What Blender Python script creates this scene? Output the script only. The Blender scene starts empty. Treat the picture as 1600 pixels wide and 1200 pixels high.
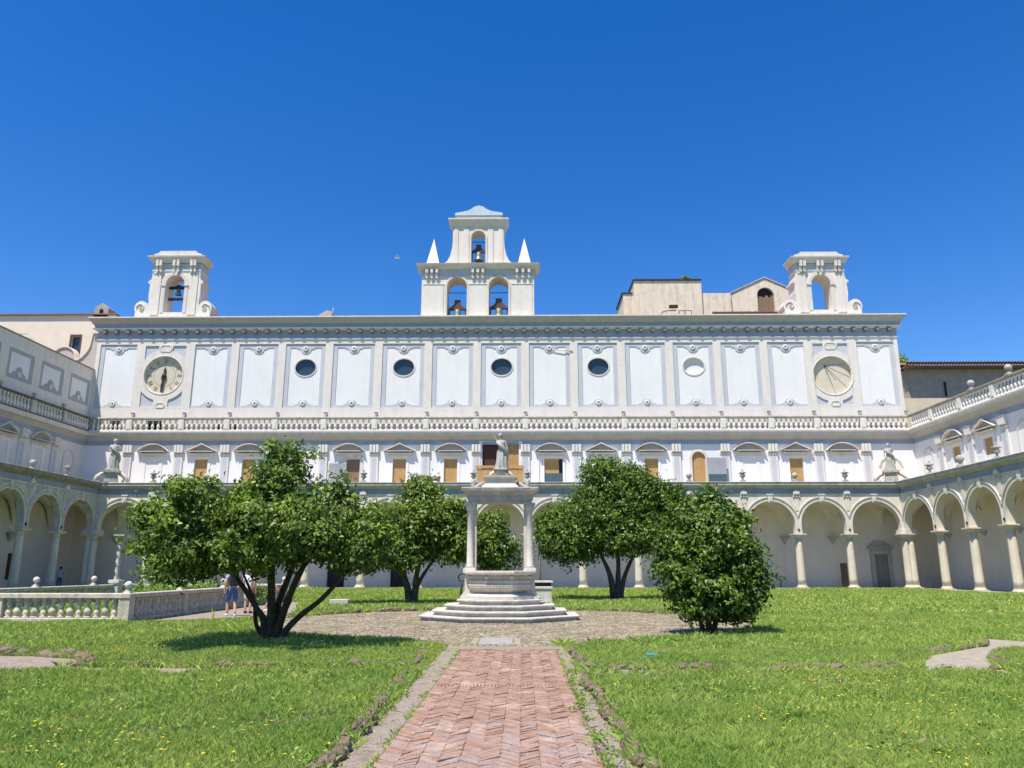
import bpy, math, random
import numpy as np
from mathutils import Vector, Matrix
PI = math.pi
random.seed(7); RNG = np.random.default_rng(11)
scene = bpy.context.scene

# ------------------------------------------------------------------ camera
TH = math.atan(290 / 1200); YAW = math.atan(17 / (1200 / math.cos(TH)))
cam_d = bpy.data.cameras.new('camera'); cam = bpy.data.objects.new('camera', cam_d)
scene.collection.objects.link(cam); scene.camera = cam
cam.location = (0, 0, 1.6); cam.rotation_euler = (PI / 2 + TH, 0, YAW)
cam_d.sensor_width = 36; cam_d.sensor_fit = 'HORIZONTAL'; cam_d.lens = 27.0
cam_d.clip_start = 0.1; cam_d.clip_end = 3000

# ------------------------------------------------------------------ world and sun
LD = Vector((0.25, 0.37, -1)).normalized()          # direction in which the light travels
SE = math.asin(-LD.z); SAZ = math.atan2(-LD.x, -LD.y)  # azimuth from +Y towards +X
w = bpy.data.worlds.new('World'); scene.world = w; w.use_nodes = True
nt = w.node_tree; nt.nodes.clear()
sky = nt.nodes.new('ShaderNodeTexSky'); sky.sky_type = 'NISHITA'; sky.sun_disc = False
sky.sun_elevation = SE; sky.sun_rotation = SAZ
sky.altitude = 250; sky.air_density = 1.0; sky.dust_density = 0.0; sky.ozone_density = 2.6
hs = nt.nodes.new('ShaderNodeHueSaturation'); hs.inputs['Saturation'].default_value = 1.39
hs.inputs['Value'].default_value = 1.22
hs.inputs['Hue'].default_value = 0.512
bg = nt.nodes.new('ShaderNodeBackground'); bg.inputs[1].default_value = 0.10
wo = nt.nodes.new('ShaderNodeOutputWorld')
nt.links.new(sky.outputs[0], hs.inputs['Color']); nt.links.new(hs.outputs[0], bg.inputs[0]); nt.links.new(bg.outputs[0], wo.inputs[0])
sun_d = bpy.data.lights.new('sun', 'SUN'); sun_d.energy = 5.0; sun_d.angle = math.radians(0.53); sun_d.color = (1.0, 0.95, 0.87)
sun = bpy.data.objects.new('sun', sun_d); scene.collection.objects.link(sun)
sun.rotation_euler = LD.to_track_quat('-Z', 'Y').to_euler()
scene.view_settings.view_transform = 'Standard'; scene.view_settings.look = 'None'
scene.view_settings.exposure = 0.58; scene.view_settings.gamma = 1; scene.view_settings.use_curve_mapping = False

# ------------------------------------------------------------------ materials
def mat(name, c1, c2=None, rough=0.85, scale=1.5, streak=0.0, sc=(0.35, 0.33, 0.30), bump=0.0, bscale=30, metal=0, island=0.0,
        patch=0.0, pc=(0.5, 0.45, 0.36), trans=None, spec=0.3, st=(1, 1, 0.12), pscale=0.5):
    m = bpy.data.materials.new(name); m.use_nodes = True
    N = m.node_tree; n = N.nodes; L = N.links; b = n['Principled BSDF']
    b.inputs['Roughness'].default_value = rough; b.inputs['Metallic'].default_value = metal
    b.inputs['Specular IOR Level'].default_value = spec
    geo = n.new('ShaderNodeNewGeometry')
    c2 = c2 or tuple(x * 0.85 for x in c1)
    nz = n.new('ShaderNodeTexNoise'); nz.inputs['Scale'].default_value = scale; nz.inputs['Detail'].default_value = 6; nz.inputs['Roughness'].default_value = 0.65
    L.new(geo.outputs['Position'], nz.inputs['Vector'])
    cr = n.new('ShaderNodeValToRGB'); cr.color_ramp.elements[0].position = 0.32; cr.color_ramp.elements[1].position = 0.68
    cr.color_ramp.elements[0].color = (*c2, 1); cr.color_ramp.elements[1].color = (*c1, 1)
    L.new(nz.outputs[0], cr.inputs[0]); col = cr.outputs[0]
    def mix(fac, a, colour):
        mx = n.new('ShaderNodeMix'); mx.data_type = 'RGBA'; L.new(fac, mx.inputs[0]); L.new(a, mx.inputs[6]); mx.inputs[7].default_value = (*colour, 1)
        return mx.outputs[2]
    def mask(scale_, vec, lo, hi, amt, det=8):
        q = n.new('ShaderNodeTexNoise'); q.inputs['Scale'].default_value = scale_; q.inputs['Detail'].default_value = det; q.inputs['Roughness'].default_value = 0.7
        L.new(vec, q.inputs['Vector'])
        mr = n.new('ShaderNodeMapRange'); mr.inputs[1].default_value = lo; mr.inputs[2].default_value = hi; mr.inputs[4].default_value = amt
        L.new(q.outputs[0], mr.inputs[0]); return mr.outputs[0]
    if streak:
        mp = n.new('ShaderNodeMapping'); mp.inputs['Scale'].default_value = st; L.new(geo.outputs['Position'], mp.inputs[0])
        col = mix(mask(2.2, mp.outputs[0], 0.48, 0.78, streak), col, sc)
    if patch:
        col = mix(mask(pscale, geo.outputs['Position'], 0.54, 0.66, patch), col, pc)
    if island:
        hv = n.new('ShaderNodeHueSaturation'); mr = n.new('ShaderNodeMapRange'); mr.inputs[3].default_value = 1 - island; mr.inputs[4].default_value = 1 + island
        L.new(geo.outputs['Random Per Island'], mr.inputs[0]); L.new(mr.outputs[0], hv.inputs['Value'])
        ob = n.new('ShaderNodeObjectInfo'); mr2 = n.new('ShaderNodeMapRange'); so = 0.35 if 'brick' in name else (0.12 if 'tufa' in name or 'tile' in name else 0.0); mr2.inputs[3].default_value = 1 - so; mr2.inputs[4].default_value = 1 + so
        L.new(ob.outputs['Random'], mr2.inputs[0]); L.new(mr2.outputs[0], hv.inputs['Saturation'])
        L.new(col, hv.inputs['Color']); col = hv.outputs[0]
    L.new(col, b.inputs['Base Color'])
    if bump:
        q = n.new('ShaderNodeTexNoise'); q.inputs['Scale'].default_value = bscale; q.inputs['Detail'].default_value = 8
        L.new(geo.outputs['Position'], q.inputs['Vector']); bp = n.new('ShaderNodeBump'); bp.inputs['Strength'].default_value = bump; bp.inputs['Distance'].default_value = 0.04
        L.new(q.outputs[0], bp.inputs['Height']); L.new(bp.outputs[0], b.inputs['Normal'])
    if trans:
        tr = n.new('ShaderNodeBsdfTranslucent'); tr.inputs[0].default_value = (*trans, 1); ad = n.new('ShaderNodeAddShader')
        L.new(b.outputs[0], ad.inputs[0]); L.new(tr.outputs[0], ad.inputs[1]); L.new(ad.outputs[0], n['Material Output'].inputs[0])
    return m
M = {}
M['cream'] = mat('cream_plaster', (0.74, 0.68, 0.605), (0.68, 0.615, 0.54), streak=0.5, sc=(0.48, 0.43, 0.38), bump=0.15, bscale=8, patch=0.3, pc=(0.6, 0.52, 0.44))
M['white'] = mat('white_plaster', (0.78, 0.755, 0.72), (0.735, 0.715, 0.69), scale=0.7, streak=0.32, sc=(0.50, 0.50, 0.51), bump=0.1, bscale=6, patch=0.18, pc=(0.62, 0.6, 0.57))
M['blue'] = mat('blue_grey_paint', (0.52, 0.53, 0.56), (0.455, 0.465, 0.50), scale=1.2, streak=0.4, sc=(0.47, 0.48, 0.52), bump=0.1)
M['bluedark'] = mat('dull_blue_frieze_paint', (0.33, 0.36, 0.42), (0.25, 0.28, 0.33), scale=1.2, streak=0.5, sc=(0.22, 0.22, 0.23), bump=0.1)
M['stone'] = mat('weathered_grey_stone', (0.50, 0.47, 0.42), (0.40, 0.38, 0.34), streak=0.75, sc=(0.17, 0.165, 0.15), bump=0.4, bscale=12, patch=0.55, pc=(0.27, 0.26, 0.22), pscale=1.1)
M['stonelight'] = mat('pale_cornice_stone', (0.70, 0.645, 0.57), (0.60, 0.55, 0.48), streak=0.5, sc=(0.36, 0.33, 0.3), bump=0.25, bscale=10)
M['cornblue'] = mat('shaded_cornice_blue_paint', (0.345, 0.38, 0.44), (0.29, 0.32, 0.375), scale=1.2, streak=0.4, sc=(0.38, 0.38, 0.38))  # blue paint darkened so the cornice's own shade sits in the colour
M['tympan'] = mat('shade_grey_tympanum', (0.36, 0.33, 0.31), (0.31, 0.285, 0.265), scale=2)  # dark grey holds the shade cast under the hoods
M['taupe'] = mat('shade_taupe_soffit', (0.50, 0.45, 0.40), (0.42, 0.38, 0.34), scale=1.5, streak=0.4, sc=(0.30, 0.27, 0.24))  # pale cornice stone with its soffit shade painted into the tone
M['modil'] = mat('shade_dark_grey', (0.26, 0.24, 0.21), (0.17, 0.16, 0.145), scale=4)  # modillions coloured darker for shade below the roof cornice; also one door leaf
M['slabm'] = mat('worn_marble_slab', (0.36, 0.34, 0.305), (0.24, 0.225, 0.20), scale=4, patch=0.5, pc=(0.25, 0.235, 0.2), pscale=3, bump=0.3)
M['capblue'] = mat('pale_blue_painted_cap', (0.52, 0.60, 0.63), (0.44, 0.52, 0.55), streak=0.4, sc=(0.3, 0.35, 0.4))
M['arcade'] = mat('yellowish_arcade_plaster', (0.72, 0.65, 0.54), (0.64, 0.565, 0.46), streak=0.45, sc=(0.42, 0.37, 0.30), bump=0.2, bscale=8, patch=0.4, pc=(0.52, 0.45, 0.36))
M['stained'] = mat('brown_stained_marble', (0.62, 0.555, 0.45), (0.45, 0.39, 0.30), scale=3, streak=0.85, sc=(0.20, 0.165, 0.12), bump=0.4, bscale=20, patch=0.4, pc=(0.36, 0.29, 0.2), pscale=1.5, st=(3, 3, .5))
M['mossy'] = mat('black_stained_mossy_stone', (0.36, 0.33, 0.28), (0.20, 0.19, 0.155), scale=2.5, streak=0.9, sc=(0.07, 0.07, 0.06), bump=0.6, bscale=12, patch=0.5, pc=(0.16, 0.16, 0.10), pscale=1.5, st=(2, 2, .5))
M['stainarc'] = mat('stained_arcade_plaster', (0.60, 0.56, 0.49), (0.46, 0.43, 0.38), scale=1.3, streak=0.85, sc=(0.17, 0.16, 0.15), bump=0.3, bscale=8, patch=0.5, pc=(0.36, 0.34, 0.30), st=(1.5, 1.5, .25))
M['blackrail'] = mat('black_stained_rail', (0.15, 0.14, 0.12), (0.075, 0.07, 0.062), scale=3, streak=0.3, sc=(0.3, 0.28, 0.25))
M['shadeblue'] = mat('shade_greyed_blue_paint', (0.40, 0.41, 0.43), (0.34, 0.345, 0.36), streak=0.5, sc=(0.42, 0.38, 0.33), patch=0.6, pc=(0.45, 0.40, 0.34), pscale=.8)  # left wing panel blue, greyed and darkened because that wing stands in shade
M['lbcream'] = mat('warm_cream_house_plaster', (0.80, 0.68, 0.54), (0.74, 0.62, 0.49), streak=0.3, sc=(0.55, 0.45, 0.35))
M['scrollw'] = mat('shaded_scroll_plaster', (0.52, 0.46, 0.40), (0.46, 0.41, 0.355))  # scroll face toned down as if shaded by the cornice
M['stepm'] = mat('grey_edged_step_marble', (0.60, 0.56, 0.49), (0.40, 0.37, 0.32), scale=4, streak=0.75, sc=(0.22, 0.205, 0.18), st=(1.5, 1.5, .5), bump=.4, bscale=20, patch=.4, pc=(0.30, 0.28, 0.24), pscale=2)
M['marble'] = mat('weathered_white_marble', (0.64, 0.59, 0.50), (0.49, 0.44, 0.36), scale=3, streak=0.6, sc=(0.33, 0.31, 0.28), bump=0.3, bscale=25, patch=0.25, pc=(0.5, 0.42, 0.32), pscale=1.5)
M['column'] = mat('yellowed_marble_shaft', (0.70, 0.63, 0.50), (0.60, 0.52, 0.39), scale=1.2, streak=0.45, sc=(0.40, 0.35, 0.28), bump=0.15, st=(2, 2, 0.15))
M['statue'] = mat('grey_stained_marble', (0.46, 0.435, 0.385), (0.31, 0.295, 0.26), scale=3, streak=0.8, sc=(0.14, 0.135, 0.12), bump=0.5, bscale=14, st=(2, 2, 0.6))
M['clock'] = mat('clock_face_plaster', (0.64, 0.56, 0.43), (0.56, 0.49, 0.37), scale=2, bump=0.05)
M['tan'] = mat('old_tan_plaster', (0.76, 0.67, 0.52), (0.64, 0.56, 0.43), streak=0.7, sc=(0.30, 0.27, 0.23), bump=0.3, bscale=6, patch=0.5, pc=(0.40, 0.38, 0.35))
M['greyplaster'] = mat('grey_rough_render', (0.40, 0.36, 0.31), (0.29, 0.265, 0.235), streak=0.5, sc=(0.19, 0.175, 0.16), bump=0.3)
M['yellow'] = mat('ochre_plaster', (0.66, 0.56, 0.40), (0.58, 0.49, 0.34), streak=0.3)
M['inner'] = mat('gallery_plaster', (0.76, 0.685, 0.59), (0.68, 0.61, 0.525), scale=0.8, streak=0.3, sc=(0.42, 0.40, 0.38), bump=0.1)
M['wood'] = mat('ochre_wood_board', (0.50, 0.30, 0.12), (0.40, 0.23, 0.09), scale=3, streak=0.4, sc=(0.28, 0.17, 0.08), st=(3, 3, 0.2))
M['wooddark'] = mat('dark_brown_wood', (0.10, 0.045, 0.03), (0.06, 0.03, 0.02), rough=0.6, scale=4)
M['woodold'] = mat('old_grey_brown_wood', (0.30, 0.20, 0.12), (0.18, 0.12, 0.08), scale=5, streak=0.5, sc=(0.1, 0.08, 0.06), st=(5, 5, 0.3))
M['dark'] = mat('dark_interior', (0.03, 0.03, 0.033), (0.02, 0.02, 0.022), rough=0.7)
M['glass'] = mat('dark_window_glass', (0.035, 0.06, 0.08), (0.03, 0.05, 0.065), rough=0.12, spec=0.6)
M['shutter'] = mat('teal_grey_shutter', (0.07, 0.12, 0.13), (0.05, 0.09, 0.10), rough=0.5)
M['greydoor'] = mat('grey_open_shutter', (0.36, 0.36, 0.38), (0.28, 0.28, 0.3), rough=0.6)
M['iron'] = mat('dark_rusty_iron', (0.055, 0.04, 0.035), (0.03, 0.024, 0.022), rough=0.6, metal=0.3, scale=8)
M['yoke'] = mat('rusty_brown_yoke', (0.13, 0.07, 0.05), (0.08, 0.045, 0.035), rough=0.7, scale=6)
M['bronze'] = mat('green_bronze', (0.22, 0.25, 0.20), (0.15, 0.17, 0.13), rough=0.5, metal=0.5, scale=5)
M['tile'] = mat('terracotta_tile', (0.30, 0.14, 0.09), (0.19, 0.10, 0.07), scale=4, island=0.3, streak=0.3, sc=(0.1, 0.09, 0.07))
M['brick'] = mat('worn_terracotta_brick', (0.395, 0.262, 0.20), (0.27, 0.175, 0.135), scale=9, island=0.13, bump=0.7, bscale=50, patch=0.7, pc=(0.52, 0.41, 0.32), pscale=1.6, streak=0.5, sc=(0.30, 0.21, 0.15), st=(1.6, .8, 1))
M['joint'] = mat('dirt_joint', (0.24, 0.165, 0.12), (0.13, 0.095, 0.065), scale=12, bump=0.6, patch=0.5, pc=(0.07, 0.09, 0.03), pscale=3)
M['concrete'] = mat('mossy_worn_paving', (0.40, 0.315, 0.25), (0.22, 0.175, 0.135), scale=14, bump=1.0, bscale=40, patch=0.85, pc=(0.16, 0.15, 0.075), pscale=2.6, streak=0.5, sc=(0.46, 0.41, 0.36), st=(2, 2, 1))
M['paving'] = mat('worn_brick_paving', (0.26, 0.215, 0.14), (0.12, 0.105, 0.06), scale=11, bump=1.0, bscale=30, patch=0.75, pc=(0.20, 0.19, 0.105), pscale=1.0, streak=0.6, sc=(0.47, 0.42, 0.37), st=(1.1, 1.1, 1))
M['floor'] = mat('gallery_floor_stone', (0.35, 0.31, 0.27), (0.28, 0.25, 0.22), scale=2)
M['soil'] = mat('grassy_soil', (0.22, 0.25, 0.07), (0.15, 0.19, 0.05), scale=2.5, bump=0.8, bscale=15, patch=0.35, pc=(0.16, 0.14, 0.07), pscale=0.7)
M['far'] = mat('distant_ground', (0.12, 0.13, 0.06), (0.09, 0.1, 0.05), scale=0.02)
M['tufa'] = mat('brown_tufa_stone', (0.25, 0.19, 0.12), (0.12, 0.095, 0.06), scale=9, bump=1.0, bscale=30, patch=0.4, pc=(0.09, 0.11, 0.04), pscale=4)
M['slate'] = mat('dark_wet_slab', (0.38, 0.32, 0.25), (0.25, 0.21, 0.165), scale=5, streak=0.4, sc=(0.16, 0.15, 0.13), bump=0.2)
M['bark'] = mat('dark_camellia_bark', (0.085, 0.07, 0.05), (0.04, 0.033, 0.026), scale=10, bump=0.8, bscale=25, patch=0.4, pc=(0.17, 0.15, 0.12), pscale=5)
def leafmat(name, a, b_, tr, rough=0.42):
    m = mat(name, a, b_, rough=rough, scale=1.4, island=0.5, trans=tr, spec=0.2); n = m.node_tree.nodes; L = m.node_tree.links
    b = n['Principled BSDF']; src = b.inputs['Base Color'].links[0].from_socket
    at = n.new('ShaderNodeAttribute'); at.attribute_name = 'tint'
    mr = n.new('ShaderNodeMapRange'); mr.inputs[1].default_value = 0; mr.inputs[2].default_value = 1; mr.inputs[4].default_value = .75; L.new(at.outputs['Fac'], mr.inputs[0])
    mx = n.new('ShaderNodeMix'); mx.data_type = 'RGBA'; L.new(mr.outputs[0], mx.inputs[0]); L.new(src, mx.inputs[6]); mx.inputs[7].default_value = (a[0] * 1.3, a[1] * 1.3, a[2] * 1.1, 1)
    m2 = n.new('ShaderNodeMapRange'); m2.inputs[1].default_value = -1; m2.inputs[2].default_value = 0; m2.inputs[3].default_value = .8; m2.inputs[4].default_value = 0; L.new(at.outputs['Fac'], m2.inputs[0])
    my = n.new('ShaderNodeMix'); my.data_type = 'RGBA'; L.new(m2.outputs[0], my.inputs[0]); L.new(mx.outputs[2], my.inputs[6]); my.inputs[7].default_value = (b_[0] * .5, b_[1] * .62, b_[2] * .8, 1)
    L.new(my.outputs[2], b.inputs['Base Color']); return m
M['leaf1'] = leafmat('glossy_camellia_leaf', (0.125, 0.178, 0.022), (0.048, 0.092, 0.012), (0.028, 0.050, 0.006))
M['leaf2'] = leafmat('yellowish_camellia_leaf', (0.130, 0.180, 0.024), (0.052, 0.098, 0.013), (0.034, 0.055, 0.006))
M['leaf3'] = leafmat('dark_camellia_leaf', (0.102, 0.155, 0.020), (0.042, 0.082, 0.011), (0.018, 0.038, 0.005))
M['grass'] = mat('meadow_grass', (0.33, 0.385, 0.082), (0.155, 0.25, 0.045), rough=0.6, scale=0.55, island=0.35, trans=(0.12, 0.16, 0.025), spec=0.25, patch=0.45, pc=(0.34, 0.35, 0.11), pscale=0.9)
M['flower'] = mat('yellow_petals', (0.80, 0.60, 0.03), (0.75, 0.50, 0.02), rough=0.7)
M['clover'] = mat('whitish_seed_heads', (0.62, 0.60, 0.52), (0.5, 0.48, 0.38), rough=0.8)
M['hedge'] = leafmat('bright_hedge_leaf', (0.17, 0.26, 0.04), (0.10, 0.18, 0.028), (0.04, 0.07, 0.01), 0.5)
M['skin'] = mat('skin', (0.55, 0.30, 0.20), (0.5, 0.27, 0.18), rough=0.6)
for nm, c in dict(shirtblue=(0.25, 0.36, 0.42), shortsblue=(0.07, 0.13, 0.30), shirtwhite=(0.72, 0.72, 0.74), pinkdress=(0.62, 0.45, 0.50), cream_cloth=(0.62, 0.56, 0.44),
                  black_cloth=(0.02, 0.02, 0.022), shoe=(0.75, 0.75, 0.75), hair=(0.03, 0.02, 0.015), paleblue=(0.42, 0.50, 0.62), teal=(0.05, 0.22, 0.20), birdwhite=(0.7, 0.7, 0.7)).items():
    M[nm] = mat(nm, c, tuple(x * 0.9 for x in c), rough=0.8, scale=20)

# ------------------------------------------------------------------ helpers
col = scene.collection
def T(o, label=None, cat=None, group=None, kind=None):
    for k, v in (('label', label), ('category', cat), ('group', group), ('kind', kind)):
        if v: o[k] = v
    return o
def thing(name, label, cat, loc=(0, 0, 0), rz=0, group=None):
    o = bpy.data.objects.new(name, None); col.objects.link(o); o.location = loc; o.rotation_euler = (0, 0, rz); o.empty_display_size = 0.3
    return T(o, label, cat, group)
def link(name, me, parent=None, loc=None, rot=None, scale=None):
    o = bpy.data.objects.new(name, me); col.objects.link(o); o.parent = parent
    if loc: o.location = loc
    if rot: o.rotation_euler = rot
    if scale: o.scale = scale
    return o
def copy_tree(o, parent=None):
    c = o.copy(); col.objects.link(c); c.parent = parent
    for ch in list(o.children): copy_tree(ch, c)
    return c
class MB:
    def __init__(s): s.v = []; s.f = []; s.sm = []
    def add(s, v, f, smooth=False):
        k = len(s.v); s.v += [tuple(p) for p in v]; s.f += [tuple(i + k for i in q) for q in f]; s.sm += [smooth] * len(f); return s
    def box(s, x0, x1, y0, y1, z0, z1):
        v = [(x, y, z) for z in (z0, z1) for y in (y0, y1) for x in (x0, x1)]
        return s.add(v, [(0, 2, 3, 1), (4, 5, 7, 6), (0, 1, 5, 4), (2, 6, 7, 3), (0, 4, 6, 2), (1, 3, 7, 5)])
    def bbox(s, x0, x1, y0, y1, z0, z1, c=0.02):   # box with chamfered top and vertical edges
        pts = [(x0 + c, y0), (x1 - c, y0), (x1, y0 + c), (x1, y1 - c), (x1 - c, y1), (x0 + c, y1), (x0, y1 - c), (x0, y0 + c)]
        inn = [(x0 + 2 * c, y0 + c), (x1 - 2 * c, y0 + c), (x1 - c, y0 + 2 * c), (x1 - c, y1 - 2 * c), (x1 - 2 * c, y1 - c), (x0 + 2 * c, y1 - c), (x0 + c, y1 - 2 * c), (x0 + c, y0 + 2 * c)]
        v = [(*p, z0) for p in pts] + [(*p, z1 - c) for p in pts] + [(*p, z1) for p in inn]
        f = [tuple(reversed(range(8))), tuple(range(16, 24))]
        for i in range(8):
            j = (i + 1) % 8; f += [(i, j, j + 8, i + 8), (i + 8, j + 8, j + 16, i + 16)]
        return s.add(v, f)
    def prism(s, poly, z0, z1, top=None):           # polygon in xy, extruded in z
        n = len(poly); top = top or poly
        v = [(*p, z0) for p in poly] + [(*p, z1) for p in top]
        return s.add(v, [tuple(reversed(range(n))), tuple(range(n, 2 * n))] + [(i, (i + 1) % n, n + (i + 1) % n, n + i) for i in range(n)])
    def lathe(s, prof, cx=0, cy=0, n=16, smooth=True, a0=0, a1=2 * PI, sx=1, sy=1, twist=0):
        full = abs(a1 - a0 - 2 * PI) < 1e-6; m = n if full else n + 1
        v = []
        for r, z in prof:
            for i in range(m):
                a = a0 + (a1 - a0) * i / n; v.append((cx + sx * r * math.cos(a), cy + sy * r * math.sin(a), z))
        f = []
        for k in range(len(prof) - 1):
            for i in range(n):
                j = (i + 1) % m; f.append((k * m + i, k * m + j, (k + 1) * m + j, (k + 1) * m + i))
        s.add(v, f, smooth)
        if full:
            k = len(s.v) - len(v); s.f += [tuple(k + i for i in reversed(range(m))), tuple(k + (len(prof) - 1) * m + i for i in range(m))]; s.sm += [False, False]
        return s
    def tube(s, pts, rad, n=8):
        pts = [Vector(p) for p in pts]; v = []; up = None
        for i, p in enumerate(pts):
            d = (pts[min(i + 1, len(pts) - 1)] - pts[max(i - 1, 0)]).normalized()
            if up is None:
                a = d.orthogonal().normalized()
            else:
                a = (up - d * up.dot(d)).normalized()
            up = a; b = d.cross(a); r = rad[i] if hasattr(rad, '__len__') else rad
            v += [tuple(p + (a * math.cos(2 * PI * k / n) + b * math.sin(2 * PI * k / n)) * r) for k in range(n)]
        f = [(i * n + k, i * n + (k + 1) % n, (i + 1) * n + (k + 1) % n, (i + 1) * n + k) for i in range(len(pts) - 1) for k in range(n)]
        f += [tuple(reversed(range(n))), tuple((len(pts) - 1) * n + k for k in range(n))]
        return s.add(v, f, True)
    def sweep(s, prof, path, m0=0, m1=0):
        """profile of (p,z) along 2D path; p goes to the right-hand side of travel. m0/m1: mitre shift along the end directions per unit p"""
        P = [Vector(p) for p in path]; n = len(P); k = len(prof); v = []
        for i in range(n):
            dn = (P[min(i + 1, n - 1)] - P[i]).normalized() if i < n - 1 else None
            dp = (P[i] - P[i - 1]).normalized() if i > 0 else None
            d1 = dn if dn is not None else dp; d0 = dp if dp is not None else dn
            r0 = Vector((d0.y, -d0.x)); r1 = Vector((d1.y, -d1.x)); mit = (r0 + r1); mit = mit / max(1e-6, mit.dot(r1))
            sh = Vector((0, 0))
            if i == 0: sh = d1 * m0
            if i == n - 1: sh = d0 * m1
            for p, z in prof:
                q = P[i] + mit * p + sh * p; v.append((q.x, q.y, z))
        f = [(i * k + j, (i + 1) * k + j, (i + 1) * k + j + 1, i * k + j + 1) for i in range(n - 1) for j in range(k - 1)]
        f = [tuple(reversed(q)) for q in f]
        f += [tuple(range(k)), tuple(reversed([(n - 1) * k + j for j in range(k)]))]
        return s.add(v, f)
    def plate(s, outer, holes=(), y0=0.0, y1=0.1, bevel=0):
        v, f = fill2d(outer, holes); n = len(v)
        vv = [(x, y0, z) for x, z in v] + [(x, y1, z) for x, z in v]
        ff = [tuple(t) for t in f] + [tuple(n + i for i in reversed(t)) for t in f]
        k = 0
        for loop in [outer] + list(holes):
            m = len(loop); ar = sum(loop[i][0] * loop[(i + 1) % m][1] - loop[(i + 1) % m][0] * loop[i][1] for i in range(m))
            ccw = (ar > 0) == (loop is outer)
            for i in range(m):
                a, b = k + i, k + (i + 1) % m
                ff.append((b, a, n + a, n + b) if ccw else (a, b, n + b, n + a))
            k += m
        return s.add(vv, ff)
    def mesh(s, name, m, auto=True):
        me = bpy.data.meshes.new(name); me.from_pydata(s.v, [], s.f)
        for mm in (m if isinstance(m, (list, tuple)) else [m]): me.materials.append(M[mm])
        me.polygons.foreach_set('use_smooth', s.sm); me.update(); return me
    def obj(s, name, m, parent=None, **k): return link(name, s.mesh(name, m), parent, **k)
from mathutils.geometry import delaunay_2d_cdt
def fill2d(outer, holes):
    """triangulate polygon with holes in the order of its vertices; front faces look towards -y when x right, z up"""
    pts = [Vector(p) for p in outer]; edges = []; n = len(pts); edges += [(i, (i + 1) % n) for i in range(n)]
    for h in holes:
        k = len(pts); m = len(h); pts += [Vector(p) for p in h]; edges += [(k + i, k + (i + 1) % m) for i in range(m)]
    vo, eo, fo, ov, oe, of = delaunay_2d_cdt(pts, edges, [], 0, 1e-6)
    back = {}
    for i, o in enumerate(ov):
        if o: back[i] = o[0]
    def inside(p, poly):
        c = False; m = len(poly); j = m - 1
        for i in range(m):
            if (poly[i][1] > p[1]) != (poly[j][1] > p[1]) and p[0] < (poly[j][0] - poly[i][0]) * (p[1] - poly[i][1]) / (poly[j][1] - poly[i][1]) + poly[i][0]: c = not c
            j = i
        return c
    tris = []
    for t in fo:
        if any(i not in back for i in t): continue
        c = sum((vo[i] for i in t), Vector((0, 0))) / len(t)
        if inside(c, outer) and not any(inside(c, h) for h in holes):
            q = [back[i] for i in t]
            a, b, d = (pts[q[0]], pts[q[1]], pts[q[2]])
            if (b.x - a.x) * (d.y - a.y) - (b.y - a.y) * (d.x - a.x) < 0: q.reverse()
            tris.append(q)
    return [(p.x, p.y) for p in pts], tris
def rect(x0, x1, z0, z1): return [(x0, z0), (x1, z0), (x1, z1), (x0, z1)]
def arc(cx, cz, r, a0, a1, n, rz=None):
    rz = rz or r
    return [(cx + r * math.cos(math.radians(a0 + (a1 - a0) * i / n)), cz + rz * math.sin(math.radians(a0 + (a1 - a0) * i / n))) for i in range(n + 1)]
def ellipse(cx, cz, rx, rz, n=32): return arc(cx, cz, rx, 0, 360 - 360 / n, n - 1, rz)
def archhole(x0, x1, z0, ztop, n=14):
    r = (x1 - x0) / 2; return [(x0, z0), (x1, z0)] + arc((x0 + x1) / 2, ztop - r, r, 0, 180, n)
def box(name, m, parent, *a, **k): return MB().box(*a).obj(name, m, parent, **k)

# ------------------------------------------------------------------ ground (setting)
def sheet(name, poly, z, m, t=0.0, kind='structure'):
    b = MB()
    if t: b.prism(poly, z - t, z)
    else: b.add([(*p, z) for p in poly], [tuple(range(len(poly)))])
    o = b.obj(name, m); return T(o, kind=kind)
def ring(cx, cy, r, n=72, a0=0, a1=360): return [(cx + r * math.cos(math.radians(a0 + (a1 - a0) * i / n)), cy + r * math.sin(math.radians(a0 + (a1 - a0) * i / n))) for i in range(n)]
sheet('ground', [(-1500, -1500), (1500, -1500), (1500, 1500), (-1500, 1500)], -0.15, 'far')
sheet('soil_ground', [(-38, -12), (33.4, -12), (33.4, 68.4), (-38, 68.4)], -0.02, 'soil')
CX, CY, CR = -0.6, 25.0, 7.6
circ = ring(CX, CY, CR); sheet('circular_paving', circ, 0.004, 'paving')
PX0, PX1 = -1.24, 0.66
sheet('path_margin', [(-1.72, 4), (1.12, 4), (0.98, 17.6), (-1.95, 17.6)], 0.0, 'concrete')
crosspath = [(-7.6, 12.75), (-1.6, 12.85), (-1.6, 13.4), (-7.6, 13.5)]
sheet('cross_path', crosspath, 0.003, 'concrete')
crossr = [(0.8, 12.75), (6.6, 12.75), (6.6, 13.25), (0.8, 13.4)]
sheet('cross_path', crossr, 0.003, 'concrete')
sidel = [(-9.9, 12.6), (-7.3, 12.75), (-7.3, 13.5), (-8.1, 14.7), (-9.3, 15.2), (-11.5, 15.4), (-11.5, 13.4)]
sheet('side_path', sidel, 0.006, 'concrete')
sider = [(6.83, 14.03), (7.77, 15.55), (8.85, 16.51), (9.61, 17.18), (10.32, 18.05), (10.81, 19.53), (11.4, 18.53), (16.0, 20.5), (16.0, 18.2), (10.14, 16.53), (9.4, 16.15), (8.55, 15.02), (8.02, 14.05), (7.79, 13.2), (7.76, 12.74), (7.49, 12.31), (7.34, 13.03), (6.55, 13.26)]
sheet('side_path', sider, 0.006, 'slate')
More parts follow.
